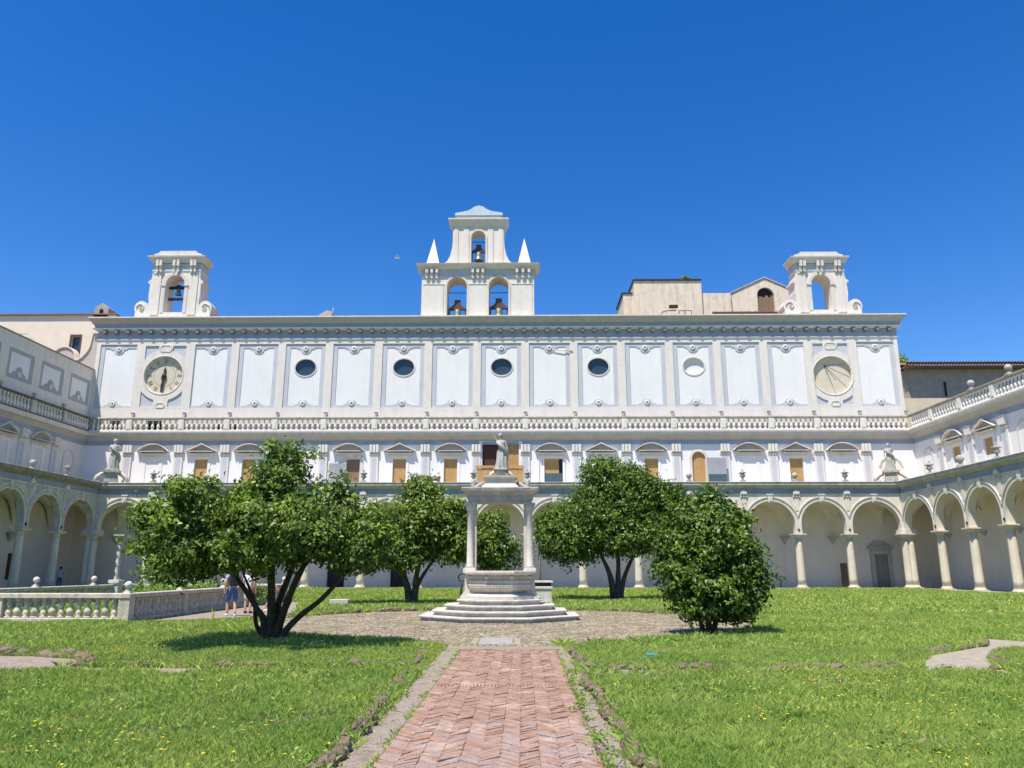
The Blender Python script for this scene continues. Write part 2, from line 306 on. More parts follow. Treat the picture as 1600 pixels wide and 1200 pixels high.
cemp = [(-12.4, 24.8), (-20.6, 24.8), (-20.6, 41), (-12.4, 41)]
walkl = [(-8.4, 27.2), (-8.2, 28.5), (-11.2, 40), (-12.2, 40), (-12.2, 24.0), (-10.5, 25.6)]
sheet('side_path', walkl, 0.006, 'concrete')
sheet('joint_bed', [(PX0 - 0.03, 4), (PX1 + 0.03, 4), (PX1 + 0.03, 16.55), (PX0 - 0.03, 16.55)], 0.008, 'joint')
# gallery floors, on a low step
GX0, GX1, GY, BX0, BX1, BY = -37.6, 33.0, 68.0, -41.8, 36.8, 72.0
sheet('gallery_floor', [(BX0, GY - 0.6), (BX1, GY - 0.6), (BX1, BY), (BX0, BY)], 0.05, 'floor', 0.2)
sheet('gallery_floor', [(GX1 - 0.6, 25), (BX1, 25), (BX1, GY - 0.61), (GX1 - 0.6, GY - 0.61)], 0.05, 'floor', 0.2)
sheet('gallery_floor', [(BX0, 25), (GX0 + 0.6, 25), (GX0 + 0.6, GY - 0.61), (BX0, GY - 0.61)], 0.05, 'floor', 0.2)

# brick path: herringbone, 300 nearest bricks singly, the rest joined
def clip(poly, x0, x1, y0, y1):
    for ax, lim, sg in ((0, x0, 1), (0, x1, -1), (1, y0, 1), (1, y1, -1)):
        out = []
        for i in range(len(poly)):
            a, b = poly[i - 1], poly[i]; ia = (a[ax] - lim) * sg >= 0; ib = (b[ax] - lim) * sg >= 0
            if ia != ib:
                t = (lim - a[ax]) / (b[ax] - a[ax]); out.append((a[0] + t * (b[0] - a[0]), a[1] + t * (b[1] - a[1])))
            if ib: out.append(b)
        poly = out
        if not poly: return []
    return poly
path = thing('brick_path', 'worn pink brick path in herringbone leading straight to the stone well', 'path', (-0.29, 5, 0))
U_ = 0.1225; c45 = math.sqrt(0.5); bl = []
SW = (PX1 - PX0) / 11; SPC = 0.092
for k in range(11):
    xa = PX0 + k * SW; sgn = 1 if k % 2 else -1; off = random.uniform(-.006, .006)
    y = 4.6 + off - .3
    while y < 16.6:
        g = (.007 if sgn > 0 else .0022) * random.uniform(.6, 1.3); wv = random.gauss(0, .003); ya = y + g + wv; yb = y + SPC - g + wv; dy_ = SW if sgn > 0 else -SW; base = 0 if sgn > 0 else SW
        e0, e1 = random.uniform(-.004, .003), random.uniform(-.004, .003); pts = [(xa + e0, ya + base), (xa + SW - e1, ya + base + dy_), (xa + SW - e1, yb + base + dy_), (xa + e0, yb + base)]
        for (q0, q1) in ((4.6, 11.33), (11.55, 16.42)):
            pc = clip(pts, PX0, PX1, q0, q1)
            if len(pc) > 2 and abs(sum(pc[i - 1][0] * pc[i][1] - pc[i][0] * pc[i - 1][1] for i in range(len(pc)))) > .002: bl.append((sum(p[1] for p in pc) / len(pc), pc))
        y += SPC
for i in range(38):   # separator course of bricks on edge
    x = PX0 + 0.05 * i; bl.append((11.44, [(x + .004, 11.345), (x + .044, 11.345), (x + .044, 11.535), (x + .004, 11.535)]))
bl = [b for b in bl if b[0] > 6.3]; bl.sort(key=lambda b: b[0])
rest = MB()
def brick_into(mb, pc, ox=0, oy=0):
    dz = random.gauss(0, 0.0035) - (.008 if math.sin(pc[0][0] * 9) * math.sin(pc[0][1] * 1.3 + pc[0][0] * 4) > .45 else 0); tx, ty = random.gauss(0, .02), random.gauss(.01, .035)
    cx_ = sum(p[0] for p in pc) / len(pc); cy_ = sum(p[1] for p in pc) / len(pc); n = len(pc)
    v = [(p[0] - ox, p[1] - oy, 0.0) for p in pc] + [(p[0] - ox, p[1] - oy, 0.022 + dz + (p[0] - cx_) * tx + (p[1] - cy_) * ty) for p in pc]
    tp = [(cx_ + (p[0] - cx_) * .95 - ox, cy_ + (p[1] - cy_) * .95 - oy, v[n + i][2] + 0.004) for i, p in enumerate(pc)]
    v += tp
    f = [tuple(range(2 * n, 3 * n))]
    for i in range(n):
        j = (i + 1) % n; f += [(i, j, n + j, n + i), (n + i, n + j, 2 * n + j, 2 * n + i)]
    a = sum(pc[i - 1][0] * pc[i][1] - pc[i][0] * pc[i - 1][1] for i in range(n))
    if a < 0: f = [tuple(reversed(q)) for q in f]
    mb.add(v, f)
for i, (_, pc) in enumerate(bl):
    if i < 290:
        cx_, cy_ = pc[0]; b = MB(); brick_into(b, pc, cx_, cy_); b.obj('brick', 'brick', path, loc=(cx_ + .29, cy_ - 5, 0))
    else: brick_into(rest, pc, -0.29, 5)
T(rest.obj('brick_course', 'brick', path), kind='stuff')
MB().box(-1.02, 1.05, 11.43, 11.52, 0, 0.03).obj('edging_strip', 'concrete', path)

# worn cobbles of the round paving: thousands of small stones, one object
cr_ = np.random.default_rng(9); cp = []
for k in range(1, 62):
    r_ = k * .124; n_ = max(6, int(2 * PI * r_ / .135)); a_ = 2 * PI * (np.arange(n_) + cr_.random()) / n_
    cp.append(np.stack([CX + r_ * np.cos(a_), CY + r_ * np.sin(a_), a_], 1))
cp = np.concatenate(cp); cp = cp[(np.hypot(cp[:, 0] + .78, cp[:, 1] - 27) > 2.2) & ~((np.abs(cp[:, 0] + .6) < .74) & (np.abs(cp[:, 1] - 18.45) < .6)) & (np.sin(cp[:, 0] * 1.9 + 2 * np.sin(cp[:, 1])) * np.cos(cp[:, 1] * 1.7) < .75)]
n_ = len(cp); hx = .060 * cr_.uniform(.7, 1.12, n_); hy = .056 * cr_.uniform(.7, 1.12, n_); hz = .010 + .010 * cr_.random(n_); an = cp[:, 2] + cr_.normal(0, .08, n_)
def cor(sx, sy, z, k_=1.0): return np.stack([cp[:, 0] + sx * hx * k_ * np.cos(an) - sy * hy * k_ * np.sin(an), cp[:, 1] + sx * hx * k_ * np.sin(an) + sy * hy * k_ * np.cos(an), z], 1)
z0_ = np.zeros(n_); tl = cr_.normal(0, .004, (4, n_)); S4 = [(-1, -1), (1, -1), (1, 1), (-1, 1)]
tp_ = [cor(sx, sy, hz + tl[i], .82) for i, (sx, sy) in enumerate(S4)]; bt_ = [cor(sx, sy, z0_) for sx, sy in S4]
COB = np.concatenate([np.stack(tp_, 1)] + [np.stack([bt_[i], bt_[(i + 1) % 4], tp_[(i + 1) % 4], tp_[i]], 1) for i in range(4)])
M['cobble'] = mat('worn_cobble', (0.33, 0.265, 0.185), (0.185, 0.15, 0.10), rough=.9, scale=1.6, island=0.42, patch=0.45, pc=(0.42, 0.385, 0.33), pscale=1.1)
COBBLES = COB

# marble slab let into the paving
sl = thing('marble_slab', 'white marble slab with grey ends set into paving before the well', 'slab', (-0.6, 18.45, 0))
MB().bbox(-0.42, 0.42, -0.75, 0.75, 0.004, 0.03).obj('slab_panel', 'marble', sl, rot=(0, 0, PI / 2)) if False else None
MB().bbox(-0.40, 0.38, -0.72, 0.72, 0.004, 0.028).obj('centre_panel', 'slabm', sl)
MB().bbox(-0.58, -0.41, -0.72, 0.72, 0.004, 0.024).obj('end_panel', 'slate', sl); MB().bbox(0.39, 0.56, -0.72, 0.72, 0.004, 0.024).obj('end_panel', 'slate', sl)

# ------------------------------------------------------------------ rough tufa edging
def rock(seed):
    r = random.Random(seed); b = MB(); n, k = 9, 6; v = []
    for i in range(k):
        z = -0.5 + i / (k - 1); rr = 0.5 * (1 - abs(2 * z) ** 2.6 * 0.75)
        for j in range(n):
            a = 2 * PI * j / n; q = rr * (0.82 + 0.36 * r.random()); v.append((q * math.cos(a) * 1.05, q * math.sin(a), z + r.uniform(-.07, .07)))
    f = [(i * n + j, i * n + (j + 1) % n, (i + 1) * n + (j + 1) % n, (i + 1) * n + j) for i in range(k - 1) for j in range(n)]
    f += [tuple(reversed(range(n))), tuple((k - 1) * n + j for j in range(n))]
    b.add(v, f); return b.mesh('stone', 'tufa')
rocks = [rock(i) for i in range(8)]
def edging(label, pts, size=0.24, h=0.24, closed=False, skip=0.0):
    t = thing('stone_edging', label, 'edging', (*pts[0], 0))
    for a, b in zip(pts[:-1], pts[1:]):
        a, b = Vector(a), Vector(b); L = (b - a).length; n = max(1, int(L / (size * 0.85)))
        for i in range(n):
            if random.random() < skip: continue
            p = a.lerp(b, (i + random.uniform(.3, .7)) / n); s = size * random.uniform(.7, 1.25)
            ang = math.atan2((b - a).y, (b - a).x)
            link('stone', random.choice(rocks), t, loc=(p.x - pts[0][0] + random.uniform(-.05, .05), p.y - pts[0][1] + random.uniform(-.05, .05), h * random.uniform(0, .3)),
                 rot=(random.uniform(-.3, .3), random.uniform(-.3, .3), ang + random.uniform(-.4, .4)), scale=(s * 1.2, s * .7, h * random.uniform(.6, 1.15)))
edging('rough brown stones edging the near left lawn beside the path', [(-1.62, 5.0), (-1.66, 9), (-1.78, 12.3)], .18, .18)
edging('rough brown stones edging the near right lawn beside the path', [(1.02, 5.0), (0.98, 9), (0.88, 12.3)], .18, .17)
edging('low stones along the far side of the left cross path', [(-1.8, 13.65), (-4.5, 13.6), (-7.6, 13.65)], .2, .17)
edging('low stones along the far side of the right cross path', [(1.0, 13.5), (4, 13.35), (6.4, 13.45)], .2, .15)
edging('stones at the path corner of the shaded left lawn', [(-1.8, 13.75), (-1.98, 16.2)], .18, .17)
edging('stones at the path corner of the right lawn by the round bush', [(1.0, 13.6), (0.98, 16.4)], .18, .16)
def arcpts(r, a0, a1, n): return [(CX + r * math.cos(math.radians(a0 + (a1 - a0) * i / n)), CY + r * math.sin(math.radians(a0 + (a1 - a0) * i / n))) for i in range(n + 1)]
edging('curved row of stones behind the circle on the left, before the small camellia', arcpts(7.65, 100, 172, 14), .30, .24)
edging('curved row of stones behind the circle on the right', arcpts(7.65, 80, 18, 12), .28, .2)
edging('curved stones bounding the circle below the big left camellia', arcpts(7.65, 188, 256, 12), .26, .16, skip=.5)
edging('curved stones bounding the circle beside the round bush', arcpts(7.65, -20, -77, 12), .26, .16, skip=.55)
edging('brown stones along the top of the left side path', [(-7.4, 13.9), (-8.2, 14.9), (-9.4, 15.4), (-11.5, 15.7)], .28, .22)
edging('brown stones along the far edge of the grey right side path', [(7.0, 14.9), (7.9, 16.0), (9.1, 16.9), (9.9, 17.5), (10.3, 18.2)], .26, .16)
edging('small stones along the near edge of the grey right side path', [(7.5, 13.2), (8.2, 13.9), (8.5, 14.8), (9.2, 15.9), (10.6, 16.3)], .24, .14)

# ------------------------------------------------------------------ the cloister wings
CAPZ, TOPZ = 4.62, 7.42
def shaft_prof(r0=0.33, r1=0.275, z0=0.32, z1=4.2):
    pr = []
    for i in range(9):
        t = i / 8; pr.append((r0 + (r1 - r0) * t + 0.012 * math.sin(PI * t), z0 + (z1 - z0) * t))
    return pr
def column_meshes():
    sh = MB().lathe(shaft_prof(), n=20).mesh('shaft', 'column')
    ca = MB().lathe([(0.275, 4.2), (0.31, 4.21), (0.31, 4.25), (0.28, 4.26), (0.28, 4.34), (0.33, 4.37), (0.42, 4.44), (0.45, 4.47)], n=20).box(-.52, .52, -.46, .46, 4.47, 4.53).box(-.56, .56, -.5, .5, 4.53, CAPZ).mesh('capital', 'column')
    ba = MB().box(-.45, .45, -.45, .45, 0.0, 0.14).lathe([(0.43, .14), (0.45, .18), (0.43, .22), (0.37, .24), (0.36, .27), (0.38, .30), (0.34, .325)], n=20).mesh('base', 'column')
    return sh, ca, ba
SH, CA, BA = column_meshes()
def column(parent, x, y):
    s = link('column', SH, parent, loc=(x, y, 0)); link('capital', CA, s); link('base', BA, s); return s
urnlike = {}
def baluster_mesh(h, r, m, name='baluster', style=0, n=8):
    if style == 0: pr = [(.95, 0), (.95, .08), (.5, .1), (.6, .16), (1.0, .3), (.85, .42), (.45, .6), (.35, .7), (.55, .74), (.4, .8), (.55, .88), (.9, .92), (.9, 1)]
    else: pr = [(.95, 0), (.95, .08), (.5, .1), (.95, .22), (.7, .36), (.4, .46), (.5, .5), (.4, .54), (.85, .7), (.7, .84), (.45, .9), (.9, .93), (.9, 1)]
    return MB().lathe([(a * r, b * h) for a, b in pr], n=n).mesh(name, m)
M['balust'] = mat('white_baluster_stone', (0.76, 0.71, 0.64), (0.66, 0.61, 0.54), scale=3, streak=0.3, sc=(0.4, 0.36, 0.32), bump=0.1)
BAL = baluster_mesh(1.06, 0.16, 'balust')
keym = MB().plate([(-.17, -.12), (.17, -.12), (.24, .5), (-.24, .5)], (), -0.12, 0.05).box(-.30, .30, -.16, .05, .5, .6).plate([(-.1, 0), (.1, 0), (.13, .34), (-.13, .34)], (), -.17, -.12).mesh('keystone', 'stonelight')
corb = MB().lathe([(.04, -.5), (.1, -.45), (.12, -.3), (.22, -.15), (.36, 0), (.38, .04), (.38, .12)], n=12, a0=PI, a1=2 * PI).box(-.42, .42, -.42, 0.02, .12, .22).mesh('corbel', 'stone')
brk = MB().plate([(-.28, 0), (.28, 0), (.28, .18), (0, .42), (-.28, .18)], (), -.16, 0).box(-.3, -.18, -.1, 0, -.25, 0).box(-.06, .06, -.1, 0, -.25, 0).box(.18, .3, -.1, 0, -.25, 0).mesh('bracket', 'stonelight')
diamond = MB().plate([(0, -.14), (.09, 0), (0, .14), (-.09, 0)], (), -.05, 0.02).mesh('ornament', 'iron')

def arcade(W, xs, front=True, stain='cream'):
    """columns, arches, entablature in local coords: x along, y into building (court is -y)"""
    for i, x in enumerate(xs): 
        if 0 < i < len(xs) - 1 or not front: column(W, x, 0.3)
    for a, b in zip(xs[:-1], xs[1:]):
        wd = abs(b - a); cx = (a + b) / 2; hw = wd / 2; r = hw - 0.27; zs = TOPZ - r
        ap = [(-hw, CAPZ), (-r, CAPZ)] + arc(0, zs, r, 180, 0, 24) + [(r, CAPZ), (hw, CAPZ), (hw, 7.98), (-hw, 7.98)]
        sp = MB().plate(ap, (), 0, 0.6).obj('arch_wall', stain, W, loc=(cx, 0, 0))
        av = [(-r, CAPZ), (-r, zs)] + arc(0, zs, r, 180, 0, 28)[1:] + [(r, CAPZ), (r + .09, CAPZ)] + arc(0, zs, r + .16, 0, 180, 28) + [(-r - .09, CAPZ)]
        av = [(-r + 0.0, CAPZ + .02)] + arc(0, zs, r, 180, 0, 28) + [(r, CAPZ + .02), (r + .12, CAPZ + .02)] + arc(0, zs, r + .12, 0, 180, 28) + [(-r - .12, CAPZ + .02)]
        MB().plate(av, (), -.05, 0.0).obj('archivolt', 'stonelight', sp)
        rr = min(r + .40, hw - 0.01)
        o2 = [p for p in arc(0, zs, r + .40, 172, 8, 26) if abs(p[0]) <= hw - .01]; i2 = [p for p in arc(0, zs, r + .30, 8, 172, 26) if abs(p[0]) <= hw - .01]
        MB().plate(o2 + i2, (), -.09, 0.0).obj('archivolt_moulding', 'stonelight', sp)
        link('keystone', keym, sp, loc=(0, 0, TOPZ))
        link('corbel', corb, W, loc=(a, 4.0, 4.35))
        # groin vault
        n = 14; v = []; dy = 3.38
        for j in range(n + 1):
            for i in range(n + 1):
                X = -hw + wd * i / n; t = -1 + 2 * j / n
                zx = math.sqrt(max(0, r * r - X * X)); zy = r * math.sqrt(max(0, 1 - t * t)); v.append((X, .61 + dy * (j / n), zs + max(zx, zy)))
        MB().add(v, [(j * (n + 1) + i, j * (n + 1) + i + 1, (j + 1) * (n + 1) + i + 1, (j + 1) * (n + 1) + i) for j in range(n) for i in range(n)], True).obj('vault', 'inner', W, loc=(cx, 0, 0))
        MB().plate([(-hw, zs - .5), (-r, zs - .5)] + arc(0, zs, r, 180, 0, 18) + [(r, zs - .5), (hw, zs - .5), (hw, 7.6), (-hw, 7.6)], (), 0.601, 0.61).obj('wall_rib', 'inner', W, loc=(cx, 0, 0)) if False else None
    for i, x in enumerate(xs[1:-1]):
        link('bracket', brk, W, loc=(x, -0.02, 8.02)); MB().box(x - .2, x + .2, -.04, 0, 6.6, 7.75).obj('pilaster_strip', stain, W)
        link('ornament', diamond, W, loc=(x, -.02, 4.95))

def building_wall_windows(): pass

# front wing ----------------------------------------------------------------
FW = thing('front_cloister_wing', 'long white and blue-grey facade with arcade, niches and tall painted panels facing the lawn', 'building', (0, GY, 0))
colx = [-37.6, -32.81, -28.15, -23.5, -18.87, -14.07, -9.12, -4.34, 0.43, 5.19, 10.0, 14.65, 19.35, 23.93, 28.32, 33.0]
arcade(FW, colx, True, 'arcade')
def ent_prof(d=0.0): return [(0, 7.98), (.05, 7.98), (.07, 8.04), (.02, 8.08), (.02, 8.5), (.12, 8.56), (.16, 8.64), (.5, 8.78), (.6, 8.84), (.62, 8.98), (.68, 9.05), (.2, 9.12), (-4.2, 9.12)]
def entab(W, path, m0, m1, cm='stone'):
    MB().sweep([(0, 7.98), (.06, 7.98), (.08, 8.06), (0, 8.10)], path, m0, m1).obj('architrave', 'stonelight', W)
    MB().sweep([(-.02, 8.10), (.02, 8.10), (.02, 8.5), (-.02, 8.5)], path, m0, m1).obj('frieze', 'bluedark', W)
    MB().sweep([(0, 8.5), (.08, 8.52), (.12, 8.60), (.32, 8.74), (.38, 8.80), (.38, 8.96), (.44, 9.05), (.40, 9.08), (0, 9.1)], path, m0, m1).obj('cornice', cm, W)
entab(FW, [(GX0, 0), (GX1, 0)], 1, -1)
box('terrace', 'stone', FW, GX0 + .01, GX1 - .01, 0.0, 4.0, 8.7, 9.06)
PIL = [-41.8, -37.49, -32.62, -28.21, -23.53, -18.86, -14.02, -9.19, -4.36, 0.27, 5.08, 9.76, 14.45, 19.03, 23.5, 27.76, 32.19, 36.6]
UPS = [-41.8, -37.44, -32.46, -28.10, -23.5, -18.85, -14.02, -9.14, -4.39, 0.28, 5.01, 9.62, 14.27, 18.91, 23.43, 27.70, 32.02, 36.4]
# window bays: kind per bay
BAYK = ['none', 'segblind', 'tri', 'segdoor', 'arched', 'segdark', 'tri', 'segdoor', 'centre', 'segopen', 'tri', 'segdoor', 'arched', 'segblind', 'tri', 'segblind', 'niche']
holes_lo, holes_mid = [], []
doors_lo = [(-16.2, -14.7), (-8.6 - 1.9, -9.0)]
holes_lo = [rect(-17.9, -16.3, 0.0, 2.9), rect(-12.1, -10.6, 0.0, 2.9)]
for k, b in enumerate(BAYK):
    cx = (PIL[k] + PIL[k + 1]) / 2
    if b in ('tri', 'segdoor'): holes_mid.append(rect(cx - .62, cx + .62, 8.9, 11.75))
    elif b == 'arched': holes_mid.append(archhole(cx - .62 - .2, cx + .42, 8.9, 12.4))
    elif b == 'segdark': holes_mid.append(rect(cx - .2, cx + 1.1, 8.9, 11.75))
    elif b == 'segopen': holes_mid.append(rect(cx - 1.1, cx + 1.1, 8.9, 11.75))
    elif b == 'centre': holes_mid.append(rect(cx - 1.75, cx + 1.7, 10.0, 13.45))
# the plates are built in FW-local coords: wall plane y=4
WY = BY - GY
MB().plate(rect(BX0, BX1, 0, 8.6), holes_lo, WY, WY + .5).obj('gallery_wall', 'inner', FW)
MB().plate(rect(BX0, BX1, 8.6, 14.3), holes_mid, WY, WY + .35).obj('storey_wall', 'white', FW)
box('door', 'dark', FW, -17.95, -16.25, WY + .3, WY + .36, 0, 2.95); box('door', 'dark', FW, -12.15, -10.55, WY + .3, WY + .36, 0, 2.95)
def hood(kind):
    """pediment over window; local origin at window axis, wall plane y=0, z absolute"""
    w_ = 1.52
    if kind == 'seg':
        out = [(-w_, 12.45)] + [(-w_, 12.5)] + arc(0, 11.70, 1.7, 150, 30, 16) + [(w_, 12.5), (w_, 12.45)]
        R_ = (w_ ** 2 + .72 ** 2) / (2 * .72); c = 13.22 - R_; a = math.degrees(math.asin(w_ / R_))
        out = arc(0, c, R_, 90 + a, 90 - a, 18); inn = arc(0, c, R_ - .06, 90 - a, 90 + a, 18)
        tym = arc(0, c, R_ - .1, 90 + a, 90 - a, 18) + [(w_, 12.42), (-w_, 12.42)]
    else:
        out = [(-w_, 12.5), (0, 13.25), (w_, 12.5)]; inn = [(w_, 12.42), (0, 13.17), (-w_, 12.42)]
        tym = [(-w_, 12.42), (w_, 12.42), (0, 13.15)]
    h = MB().plate(out + inn, (), -.40, 0).mesh('hood', 'cream')
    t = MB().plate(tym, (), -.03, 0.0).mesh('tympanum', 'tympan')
    c = MB().box(-w_ + .35, w_ - .35, -.44, -.031, 12.44, 12.50).box(-w_ + .35, w_ - .35, -.36, -.0, 12.22, 12.28).box(-w_ + .4, w_ - .4, -.08, 0, 11.98, 12.22).mesh('lintel_moulding', 'stonelight')
    return h, t, c
HSEG, HTRI = hood('seg'), hood('tri')
FRM = MB().plate(rect(-.88, .88, 8.9, 11.98), [rect(-.62, .62, 8.905, 11.75)], -.05, 0).mesh('frame', 'white')
FRMW = MB().plate(rect(-1.35, 1.35, 8.9, 11.98), [rect(-1.1, 1.1, 8.905, 11.75)], -.06, 0).mesh('frame', 'white')
BLD = MB().plate(rect(-.95, .95, 8.9, 11.98), [rect(-.62, .62, 8.905, 11.75)], -.05, 0).mesh('blind_frame', 'white')
def window(W, cx, y, kind, seg, sx=1):
    o = thing_part = bpy.data.objects.new('window', None); col.objects.link(o); o.parent = W; o.location = (cx, y, 0); o.empty_display_size = .2
    if seg is not None:
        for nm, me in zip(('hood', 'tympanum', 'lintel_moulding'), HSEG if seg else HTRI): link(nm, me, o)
    if kind == 'door': link('frame', FRM, o); box('door_leaf', 'wood', o, -.63, .63, .14, .2, 8.9, 11.76)
    elif kind == 'blind': link('blind_frame', BLD, o)
    elif kind == 'dark':
        MB().plate(rect(-.5, 1.4, 8.9, 11.98), [rect(-.2, 1.1, 8.905, 11.75)], -.06, 0).obj('frame', 'stonelight', o)
        box('door_leaf', 'woodold', o, -.25, 1.12, .26, .3, 8.9, 11.76); box('open_shutter', 'greydoor', o, -1.75, -.22, -.34, -.27, 8.95, 11.3)
    elif kind == 'open':
        link('frame', FRMW, o); box('upper_board', 'wood', o, -.6, .75, .20, .24, 10.4, 11.74)
        box('lower_screen', 'shutter', o, -.6, 1.05, .18, .22, 8.9, 10.4); box('jamb_panel', 'white', o, -1.1, -.62, .05, .3, 8.9, 11.74)
        box('back_panel', 'dark', o, -1.1, 1.1, .3, .34, 8.9, 11.75)
    return o
for k, b in enumerate(BAYK):
    cx = (PIL[k] + PIL[k + 1]) / 2
    if b == 'segblind': window(FW, cx, WY, 'blind', True)
    elif b == 'tri': window(FW, cx, WY, 'door', False)
    elif b == 'segdoor': window(FW, cx, WY, 'door', True)
    elif b == 'segdark': window(FW, cx, WY, 'dark', True)
    elif b == 'segopen': window(FW, cx, WY, 'open', True)
    elif b == 'arched':
        o = window(FW, cx, WY, None, None)
        MB().plate(archhole(-1.08, .68, 8.9, 12.66), [archhole(-.82, .42, 8.905, 12.4)], -.05, 0).obj('frame', 'stonelight', o)
        MB().plate(archhole(-.84, .44, 8.9, 12.42), (), .15, .2).obj('door_leaf', 'wood', o)
        if k > 8:
            box('open_shutter', 'greydoor', o, .45, 2.2, -.55, -.5, 10.2, 11.75); box('lower_screen', 'shutter', o, .5, 2.15, -.6, -.53, 8.95, 10.2)
    elif b == 'centre':
        o = window(FW, cx, WY, None, None)
        MB().plate(rect(-2.05, 2.0, 9.8, 13.44), [rect(-1.75, 1.7, 10.0, 13.4)], -.06, 0).obj('frame', 'white', o)
        box('dark_opening', 'wooddark', o, -1.76, -.3, .28, .33, 9.9, 13.45); box('wood_screen', 'wood', o, .1, 1.72, .12, .17, 9.9, 13.45)
        box('post', 'wooddark', o, -.3, .1, .1, .2, 9.9, 13.45)
        box('parapet_rail', 'wood', o, -2.3, 2.2, -.95, -.7, 10.75, 11.0); box('parapet_board', 'wood', o, -2.2, 2.1, -.88, -.8, 9.1, 10.70)
    elif b == 'niche':
        o = window(FW, cx, WY, None, None)
        MB().plate(arc(0, 10.8, 1.15, 170, 10, 20) + arc(0, 10.8, 1.0, 10, 170, 20), (), -.08, 0).obj('niche_arch', 'stonelight', o)
        MB().plate(archhole(-.95, .95, 9.0, 11.75), (), -.015, 0).obj('niche_back', 'cream', o)
# mid pilasters with bracket capitals
pm = MB().box(-.42, .42, -.12, 0, 9.0, 12.15).mesh('pilaster', 'cream')
pin = MB().box(-.24, .24, -.135, -.12, 9.1, 12.0).mesh('inset', 'blue')
pcap = MB().box(-.47, .47, -.17, 0, 12.15, 12.22).box(-.47, .47, -.17, 0, 12.32, 12.39)
for q in range(3): pcap.plate([(-.42 + q * .3, 12.39), (-.18 + q * .3, 12.39), (-.18 + q * .3, 13.1), (-.42 + q * .3, 13.1)], (), -.3, 0)
pcap = pcap.mesh('capital', 'cream')
for x in PIL[1:-1]:
    p = link('pilaster', pm, FW, loc=(x, WY, 0)); link('inset', pin, p); link('capital', pcap, p)
# frieze and second cornice
def cornice2(W, path, m0, m1, m='stonelight'):
    MB().sweep([(0, 13.1), (.04, 13.1), (.04, 13.5), (0, 13.5)], path, m0, m1).obj('frieze', 'cornblue', W)
    MB().sweep([(0, 13.5), (.08, 13.52), (.12, 13.62), (.40, 13.90), (.52, 13.94), (.52, 13.98), (0, 13.98)], path, m0, m1).obj('cornice', 'taupe', W)
    MB().sweep([(0, 13.98), (.52, 13.98), (.56, 14.02), (.56, 14.16), (.64, 14.22), (.66, 14.32), (0, 14.32)], path, m0, m1).obj('cornice', m, W)
cornice2(FW, [(BX0, WY), (BX1, WY)], 1, -1)
# upper storey wall: back slab, proud pilaster strips and bands
UZ0, UZ1 = 16.7, 23.12
ocul = [(UPS[k] + UPS[k + 1]) / 2 + .05 for k in (4, 6, 8, 10)]; blindo = (UPS[12] + UPS[13]) / 2
holes = [ellipse((UPS[1] + UPS[2]) / 2, 20.0, 1.89, 1.89, 48), ellipse((UPS[15] + UPS[16]) / 2, 19.75, 1.89, 1.89, 48)] + [ellipse(c, 20.75, 1.02, .86) for c in ocul] + [ellipse(blindo, 20.72, 1.02, .86)]
MB().plate(rect(BX0, 36.4, 14.3, 24.6), holes + [], WY + .14, WY + .5).obj('panel_wall', 'white', FW)
o_h = []
MB().plate(rect(BX0, 36.4, 14.3, 23.5), [rect(UPS[k] + .38, UPS[k + 1] - .38, UZ0, UZ1) for k in range(17)], WY, WY + .139).obj('wall_bands', 'cream', FW)
for i, c in enumerate(ocul + [blindo]):
    o = bpy.data.objects.new('oval_window', None); col.objects.link(o); o.parent = FW; o.location = (c, WY, 20.75)
    MB().plate(ellipse(0, 0, 1.12, .96), [ellipse(0, 0, 1.0, .84)], .09, .16).obj('frame', 'stonelight', o)
    if i < 4: MB().plate(ellipse(0, 0, 1.04, .88), (), .36, .4).obj('pane', 'glass', o)
    else: MB().plate(ellipse(0, 0, 1.04, .88), (), .36, .4).obj('blank_panel', 'white', o)
def panel_frame(w_, lx, rx, drop=True):
    """blue band of a tall panel with curled top and bottom; w_ half width, lx/rx band widths"""
    H0, H1 = UZ0 + .02, UZ1 - .02; t = .34
    def dip(s):  # inner edge offsets across the middle, s from -1..1
        return [(-.98, 0), (-.88, .02), (-.80, .11), (-.62, .14), (-.52, .20), (-.42, .42), (-.24, .57), (0, .62), (.24, .57), (.42, .42), (.52, .20), (.62, .14), (.80, .11), (.88, .02), (.98, 0)]
    top = [(x, H1 - t - d) for x, d in dip(1)]; bot = [(x, H0 + t * .75 + d * .9) for x, d in dip(1)]
    inner = [(-w_ + lx, H0 + t * .75)] + bot + [(w_ - rx, H0 + t * .75), (w_ - rx, H1 - t)] + top[::-1] + [(-w_ + lx, H1 - t)]
    outer = rect(-w_ + (0.001), w_ - .001, H0, H1)
    return MB().plate(outer, [inner], .085, .139)
ros = MB().lathe([(.26, 0), (.27, .05), (.2, .09), (.1, .07), (.06, .03)], n=14).mesh('rosette', 'stonelight')
rosd = MB().lathe([(.07, .03), (.07, .1), (.0, .12)], n=8).mesh('rosette_boss', 'iron')
